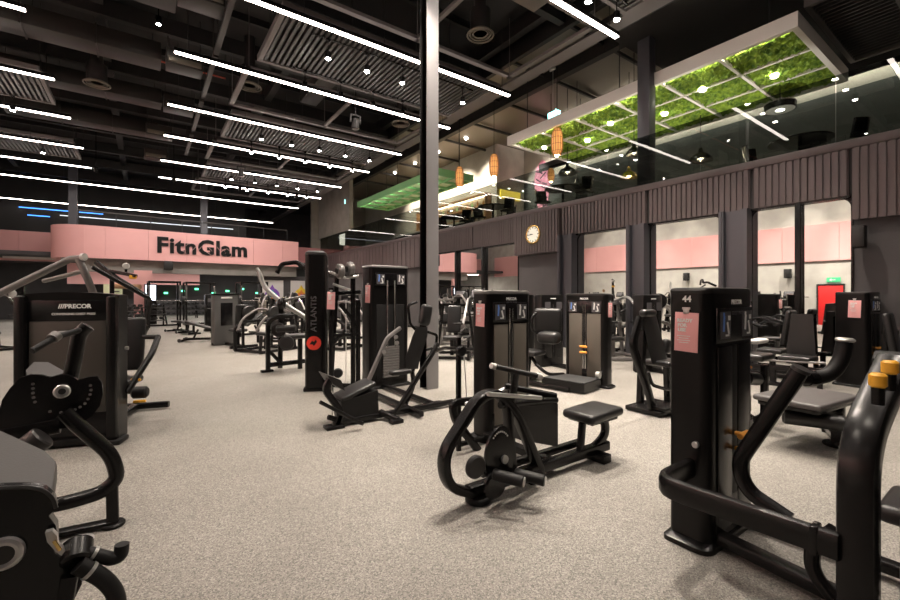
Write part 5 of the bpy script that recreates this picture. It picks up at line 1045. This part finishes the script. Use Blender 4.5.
t.add('sloping_lever', 'black_satin', bar([Dp(96, 262, d), Dp(112, 275, d), Dp(151, 299, d), Dp(146, 322, d)], .1, .1, .2)); t.add('front_leg', 'black_satin', bar([Dp(147, 327, d), Vector((*Dp(134, 355, d).xy, 0))], .09, .09)); t.add('side_rail', 'black_satin', bar([Dp(120, 324, d), Dp(148, 328, d)], .09, .12)); t.add('padded_roller', 'wood', cyl(Dp(112, 286, d+.5), Dp(140, 287, d+.5), .07)); t.add('seat', 'vinyl', pad(Dp(128, 333, d), (.5, .4, .1))); t.add('top_clamp', 'yellow', box(Dp(133, 277, d), (.16, .1, .1), bev=.02)); t.add('upper_pulley', 'pale_plastic', cyl(Dp(126, 266, d-.05), Dp(126, 266, d+.05), .08, bev=.02)); t.add('upper_arm', 'black_satin', bar([Dp(110, 271, d), Dp(136, 276, d)], .1, .08), bar([Dp(126, 272, d), Dp(126, 266, d)], .06, .06)); t.add('rear_post', 'black_satin', bar([Vector((*Dp(112, 340, d).xy, 0)), Dp(112, 274, d)], .1, .1)); t.add('lower_tube', 'black_satin', tube([Dp(118, 343, d), Dp(136, 344, d), Dp(133, 352, d)], .04))
def fl(px, py, dz=0): p = Zp(px, py); return (p.x, p.y, dz)
LB = [
 (lever_machine, 'black plate loaded machine at the left picture edge behind the rear panel', (-4.3, 7.2, 0), 1.2, {}),
 (lever_machine, 'grey armed plate machine between the pale peaked tubes and the left wall', (-4.3, 9.9, 0), .9, {}),
 (elliptical, 'elliptical trainer against the left wall nearest the red door', (-6.6, 7.8, 0), PI/2, {}),
 (elliptical, 'elliptical trainer against the left wall, second past the red door', (-6.6, 9.4, 0), PI/2, {}),
 (elliptical, 'elliptical trainer against the left wall, third past the red door', (-6.6, 11.0, 0), PI/2, {}),
 (elliptical, 'elliptical trainer against the left wall, fourth past the red door', (-6.6, 12.6, 0), PI/2, {}),
 (lever_machine, 'silver lever machine seen in the narrow mirror, nearer one', (-4.0, 12.4, 0), .4, dict(fm='silver_paint', np=1, tall=.15)),
 (lever_machine, 'silver lever machine seen in the narrow mirror, farther one', (-4.4, 15.0, 0), .2, dict(fm='silver_paint', np=1)),
 (tower_machine, 'selectorized machine on the left side facing the wide mirror, nearest', (-4.4, 4.6, 0), PI/2, {}),
 (lever_machine, 'plate machine on the left beyond the sloping lever', (-3.6, 17.4, 0), .6, dict(am='black_satin')),
 (tower_machine, 'selectorized machine on the left near the dumbbell racks', (-4.8, 19.5, 0), .4, {}),
 (lever_machine, 'plate loaded machine at the far left below the pink balcony', (-5.6, 23.0, 0), .3, {}),
 (elliptical, 'elliptical trainer far left beyond the aisle', (-6.4, 17.5, 0), PI/2, {}),
 (elliptical, 'elliptical trainer far left, last of the wall row', (-6.4, 19.5, 0), PI/2, {}),
]
for fn, lab, loc, r, kw in LB: fn(lab, loc, r, **kw)
# ---- middle distance, right of the aisle
MB = [
 (bench, 'flat black bench at the foot of the dumbbell racks beneath the sign', fl(181, 332), .4, dict(inc=0)),
 (tower_machine, 'black tower machine between the aisle racks and the grey framed tower', fl(214, 331), .1, dict(panel='black_satin', arms=True)),
 (lever_machine, 'plate machine between the slim dark column and the racks, farthest', fl(318, 330), .2, dict(np=2, am='black_satin')),
 (tower_machine, 'black tower machine far behind the cable frame', fl(350, 336), -.3, dict(panel='black_satin')),

 (tower_machine, 'grey framed tower machine with dark window, below the sign letters', fl(226, 345), .25, dict(gm='tower_grey', arms=False)),
 (lever_machine, 'low black plate machine just right of the grey framed tower', fl(266, 351), -1.1, dict(top=1.1, np=2)),
 (bench, 'adjustable bench with raised back right of the grey framed tower', fl(251, 336), -1.2, dict(inc=.6)),
 (lever_machine, 'plate loaded machine behind the low black plate machine', fl(279, 341), -.5, dict(np=1)),
 (lever_machine, 'silver armed machine directly behind the slim dark column', fl(304, 333), .3, dict(np=1, am='silver')),
 (bench, 'black bench on wheels left of the grey framed tower', fl(203, 341), 1.2, dict(inc=.3)),
 (bench, 'flat bench farther up the aisle before the racks', fl(190, 334), .2, dict(inc=.0)),
 (rack, 'black power rack at the end of the aisle, left one', fl(164, 327), .05, dict(h=2.25)),
 (rack, 'black power rack at the end of the aisle, middle one', fl(199, 325), .05, dict(h=2.25)),
 (rack, 'black power rack at the end of the aisle, right one', fl(252, 325), .05, dict(h=2.25)),
 (tower_machine, 'dark tower machine far back right of the racks', fl(262, 322), .3, {}),
 (lever_machine, 'plate machine far back near the poster wall', fl(298, 328), .1, dict(np=1)),
 (lever_machine, 'plate machine seen between slim dark column and silver capped tower, farther', fl(340, 348), .5, dict(np=2, top=1.3)),
 (lever_machine, 'silver levered plate machine just right of the tall grey column', fl(452, 357), -.8, dict(np=1, am='silver', top=1.4)),
 (lever_machine, 'plate machine farther behind the tall grey column on its right', fl(450, 343), -.3, dict(np=2, fm='silver_paint')),
 (elliptical, 'elliptical trainer before the mirror left of the clock wall, nearer', fl(478, 345), -1.0, {}),
 (elliptical, 'elliptical trainer before the mirror left of the clock wall, farther', fl(461, 336), -1.0, {}),
 (tower_machine, 'tower machine standing before the clock wall', fl(520, 352), -PI/2+.1, {}),
 (tower_machine, 'tower machine half hidden behind the one with the low foot platform', fl(552, 366), -.1, dict(arms=False, panel='black_satin')),
 (lever_machine, 'silver framed lever machine before the narrow mirror', fl(613, 358), -.6, dict(fm='silver_paint', np=1, am='silver', top=1.45)),
 (tower_machine, 'tower machine right behind the slanted bar machine', fl(652, 372), -.05, dict(panel='black_satin', arms=False)),
 (elliptical, 'elliptical trainer with raised handles before the middle mirror', fl(690, 358), -.7, {}),
 (lever_machine, 'plate loaded machine before the steel column between the mirrors', fl(636, 351), -.9, dict(np=1)),
 (tower_machine, 'dark tower machine close to the wide mirror, left of the seat', (9.85, 3.9, 0), 0, dict(HT=1.58)),
 (tower_machine, 'dark tower machine close to the wide mirror at its right end', (9.6, .3, 0), PI, dict(HT=1.56, panel='black_satin')),
]
for fn, lab, loc, r, kw in MB: fn(lab, loc, r, **kw)
# bent silver lever machine left of the slim column
pb = Zp(268, 372)
t = Thing('incline_press_machine', 'black press with long bent silver lever left of the slim dark column', 'gym machine', (pb.x, pb.y, 0), traced=True)
d = 8.8
t.add('front_post', 'black_satin', bar([Vector((*Dp(268, 370, d).xy, 0)), Dp(268, 322, d), Dp(276, 316, d), Dp(292, 316, d+.2)], .09, .09, .1)); t.add('base_foot', 'black_satin', box((*Dp(267, 372, d).xy, .02), (.24, .14, .04), bev=.01))
t.add('base_rail', 'black_satin', bar([Vector((*Dp(268, 370, d).xy, .14)), Vector((*Dp(306, 360, d+.7).xy, .12))], .09, .09)); t.add('brace', 'black_satin', bar([Vector((*Dp(270, 353, d).xy, .42)), Vector((*Dp(282, 366, d+.1).xy, .14))], .07, .07))
lv = t.add('silver_lever', 'silver', tube([Dp(259, 272, d+.2), Dp(264, 287, d+.2), Dp(282, 303, d+.2), Dp(307, 318, d+.3)], .05, .25, 12)); t.add('lever_tip', 'silver', tube([Dp(257, 268, d+.2), Dp(260, 273, d+.2), Dp(264, 284, d+.2)], .03, .05), parent=lv)
t.add('cross_lever', 'silver_paint', tube([Dp(282, 301, d+.1), Dp(304, 296, d+.2)], .03)); t.add('pivot_hub', 'black_satin', cyl(Dp(279, 304, d), Dp(284, 304, d), .12, bev=.02)); t.add('rear_post', 'black_satin', bar([Vector((*Dp(280, 355, d+.5).xy, 0)), Dp(281, 303, d+.3)], .1, .1))
for px, py, o_ in ((287, 343, -.15), (279, 330, .1)):
    for shp in plates(Dp(px, py, d+o_), (-.5,-.8,0), 1, .15): t.add('weight_plate', 'iron', *shp)
t.add('roller', 'vinyl', cyl(Dp(276, 329, d), Dp(296, 328, d+.1), .07, bev=.02)); t.add('seat', 'vinyl', pad(Dp(298, 336, d+.3), (.5, .36, .09))); t.add('seat_post', 'black_satin', bar([Vector((*Dp(300, 362, d+.4).xy, 0)), Dp(300, 338, d+.4)], .09, .09))
# pulley frame between slim column and tall tower
pb = Zp(343, 391)
t = Thing('cable_crossover', 'black cable frame with two round weight pulleys between slim column and silver capped tower', 'gym machine', (pb.x, pb.y, 0), traced=True)
vk = pb.y
for px, ttop in ((331, 288), (337, 276), (353, 274), (358, 300)):
    a = V(px, 388, vk); t.add('upright', 'black_satin', bar([(a.x, vk+(.3 if px in (337,) else 0), 0), V(px, ttop, vk+(.3 if px in (337,) else 0))], .07, .07))
t.add('cross_member', 'black_satin', bar(cv([(329,294),(360,292)], vk), .07, .07), bar(cv([(329,336),(360,334)], vk), .06, .06), bar(cv([(331,385),(360,386)], vk), .07, .07), tube(cv([(340,304),(357,325)], vk), .03), tube(cv([(328,350),(345,330)], vk), .03))
for px, py in ((340, 270), (350, 268)):
    c = V(px, py, vk-.1); t.add('round_weight', 'silver_paint', cyl(c+Vector((-.05,0,-.02)), c+Vector((.05,0,-.02)), .12, seg=24, bev=.02)); t.add('weight_hub', 'black_matte', cyl(c+Vector((-.07,0,-.02)), c+Vector((.07,0,-.02)), .05))
t.add('pulley_arm', 'silver', tube(cv([(330,272),(345,278),(358,276)], vk-.1), .025, .05), tube(cv([(333,284),(350,290)], vk-.1), .02, .05)); t.add('shaft', 'black_satin', bar(cv([(337,272),(337,300)], vk), .05, .05), bar(cv([(352,272),(352,300)], vk), .05, .05)); t.add('upper_arm', 'black_satin', bar([Dp(334,276,7.7), Dp(318,268,7.9), Dp(306,269,8), Dp(297,262,8), Dp(282,264,8), Dp(277,273,8)], .07, .08, .06)); t.add('hanging_cable', 'pale_plastic', cyl(V(346, 300, vk), V(346, 384, vk), .006, seg=6))
tag('pink hanging tag between the slim dark column and the silver capped tower', V(331, 292, vk-.08), .0, .28, .13)
# dumbbell racks with their dumbbells
for lab, loc, r in (('three tier dumbbell rack at the far left end of the aisle', fl(138, 326), .25), ('three tier dumbbell rack nearest the aisle at the far end', fl(108, 335), .3), ('three tier dumbbell rack below the sign, left of the bench', fl(176, 318.5), .1), ('three tier dumbbell rack below the sign at the right', fl(236, 320), .1), ('three tier dumbbell rack far back left of the grey framed tower', fl(206, 318.5), .1)):
    dumbbell_rack(lab, loc, r)
proto = None
for k, (p, r, lab) in enumerate(DB):
    L_ = 'pair end of a black dumbbell resting on the '+lab.replace('three tier ', '')
    if proto is None:
        bmf = [cyl((0,-.17,0),(0,-.06,0),.075,seg=14,bev=.015), cyl((0,.06,0),(0,.17,0),.075,seg=14,bev=.015), cyl((0,-.07,0),(0,.07,0),.018,seg=10)]
        o = build('dumbbell', 'iron', bmf, Matrix.Identity(4)); proto = o
    else: o = proto.copy(); COL.objects.link(o)
    o.location = p; o.rotation_euler = (0,0,r); o['label'] = 'black dumbbell on the '+lab.replace('three tier ', ''); o['category'] = 'dumbbell'; o['group'] = 'dumbbells on the '+lab.replace('three tier ', '')
# posters, lit screens and small lamps at the far end
for k, (px, m_, lab) in enumerate(((303, 'poster_purple', 'purple framed poster on the far wall left of the slim dark column'), (378, 'poster_orange', 'colourful drop poster on the far wall left of the tall grey column'))):
    pass
def poster(lab, x, z, cols):
    t = Thing('poster', lab, 'poster', (x, 31.56, z), traced=True)
    t.add('poster_sheet', 'poster_white', abox(x-.75, x+.75, 31.57, 31.6, z-1.1, z+1.1))
    for k, c in enumerate(cols):
        s = 1-.22*k; t.add('printed_shape', c, prism([(x+.5*s*math.cos(a), 31.566-.003*k, z-.15*k+(.8*s if a == PI/2 else .55*s)*math.sin(a)) for a in [2*PI*j/20 for j in range(20)]], (0, .004, 0)))
poster('white poster with a rainbow drop low on the far wall', 9.3, 1.5, ('poster_yellow', 'poster_orange', 'poster_purple')); poster('white poster with a purple shape on the far wall', 7.3, 1.5, ('poster_purple', 'poster_teal', 'poster_orange'))
c = V(150, 300, 28); t = Thing('display_screen', 'glowing white screen at the far end of the aisle on a pink panel', 'screen', (c.x, 28, 0), traced=True)
t.add('screen_face', 'screen_white', abox(c.x-.2, c.x+.25, 27.96, 27.99, 1.3, 2.1)); t.add('screen_case', 'black_satin', abox(c.x-.25, c.x+.3, 27.99, 28.1, 0, 2.15))
t = Thing('pink_partition', 'pink upright wall panel at the far end of the aisle', 'partition', (c.x, 28.4, 0), traced=True); t.add('panel_face', 'pink', abox(c.x-.7, c.x+.1, 28.3, 28.5, 0, 2.9))
for k, px in enumerate((166, 183, 197, 214, 228, 243, 258)):
    q = V(px, 293-(k % 3)*2, 39.5); solo('green_lamp', 'small green light on the dark far wall, %s from the left' % ('first','second','third','fourth','fifth','sixth','seventh')[k], 'lamp', 'green_led', abox(q.x-.12, q.x+.12, 39.74, 39.8, q.z-.06, q.z+.06), loc=(q.x, 39.76, q.z))

c = Dp(113, 290, 14); t = Thing('storage_locker', 'mint green upright locker behind the sloping lever machine at the left', 'locker', (c.x, c.y, 0), traced=True)
t.add('locker_body', 'mint_plastic', box((c.x, c.y, .98), (.36, .4, 1.92), (0,0,.5), bev=.01)); t.add('locker_plinth', 'graphite', box((c.x, c.y, .02), (.34, .38, .04), (0,0,.5))); t.add('locker_vent', 'graphite', box((c.x+.08, c.y-.2, 1.7), (.2, .02, .03), (0,0,.5), bev=0))
# ------------------------------------------------------------------ world and colour management
w = bpy.data.worlds.new('world'); SC.world = w; w.use_nodes = True
w.node_tree.nodes['Background'].inputs['Color'].default_value = (.5,.45,.42,1); w.node_tree.nodes['Background'].inputs['Strength'].default_value = .02
SC.view_settings.view_transform = 'Standard'; SC.view_settings.look = 'None'; SC.view_settings.gamma = 1; SC.view_settings.exposure = 0.68
SC.cycles.max_bounces = 7; SC.cycles.diffuse_bounces = 4; SC.cycles.glossy_bounces = 4; SC.cycles.transparent_max_bounces = 8
SC.cycles.sample_clamp_indirect = 4
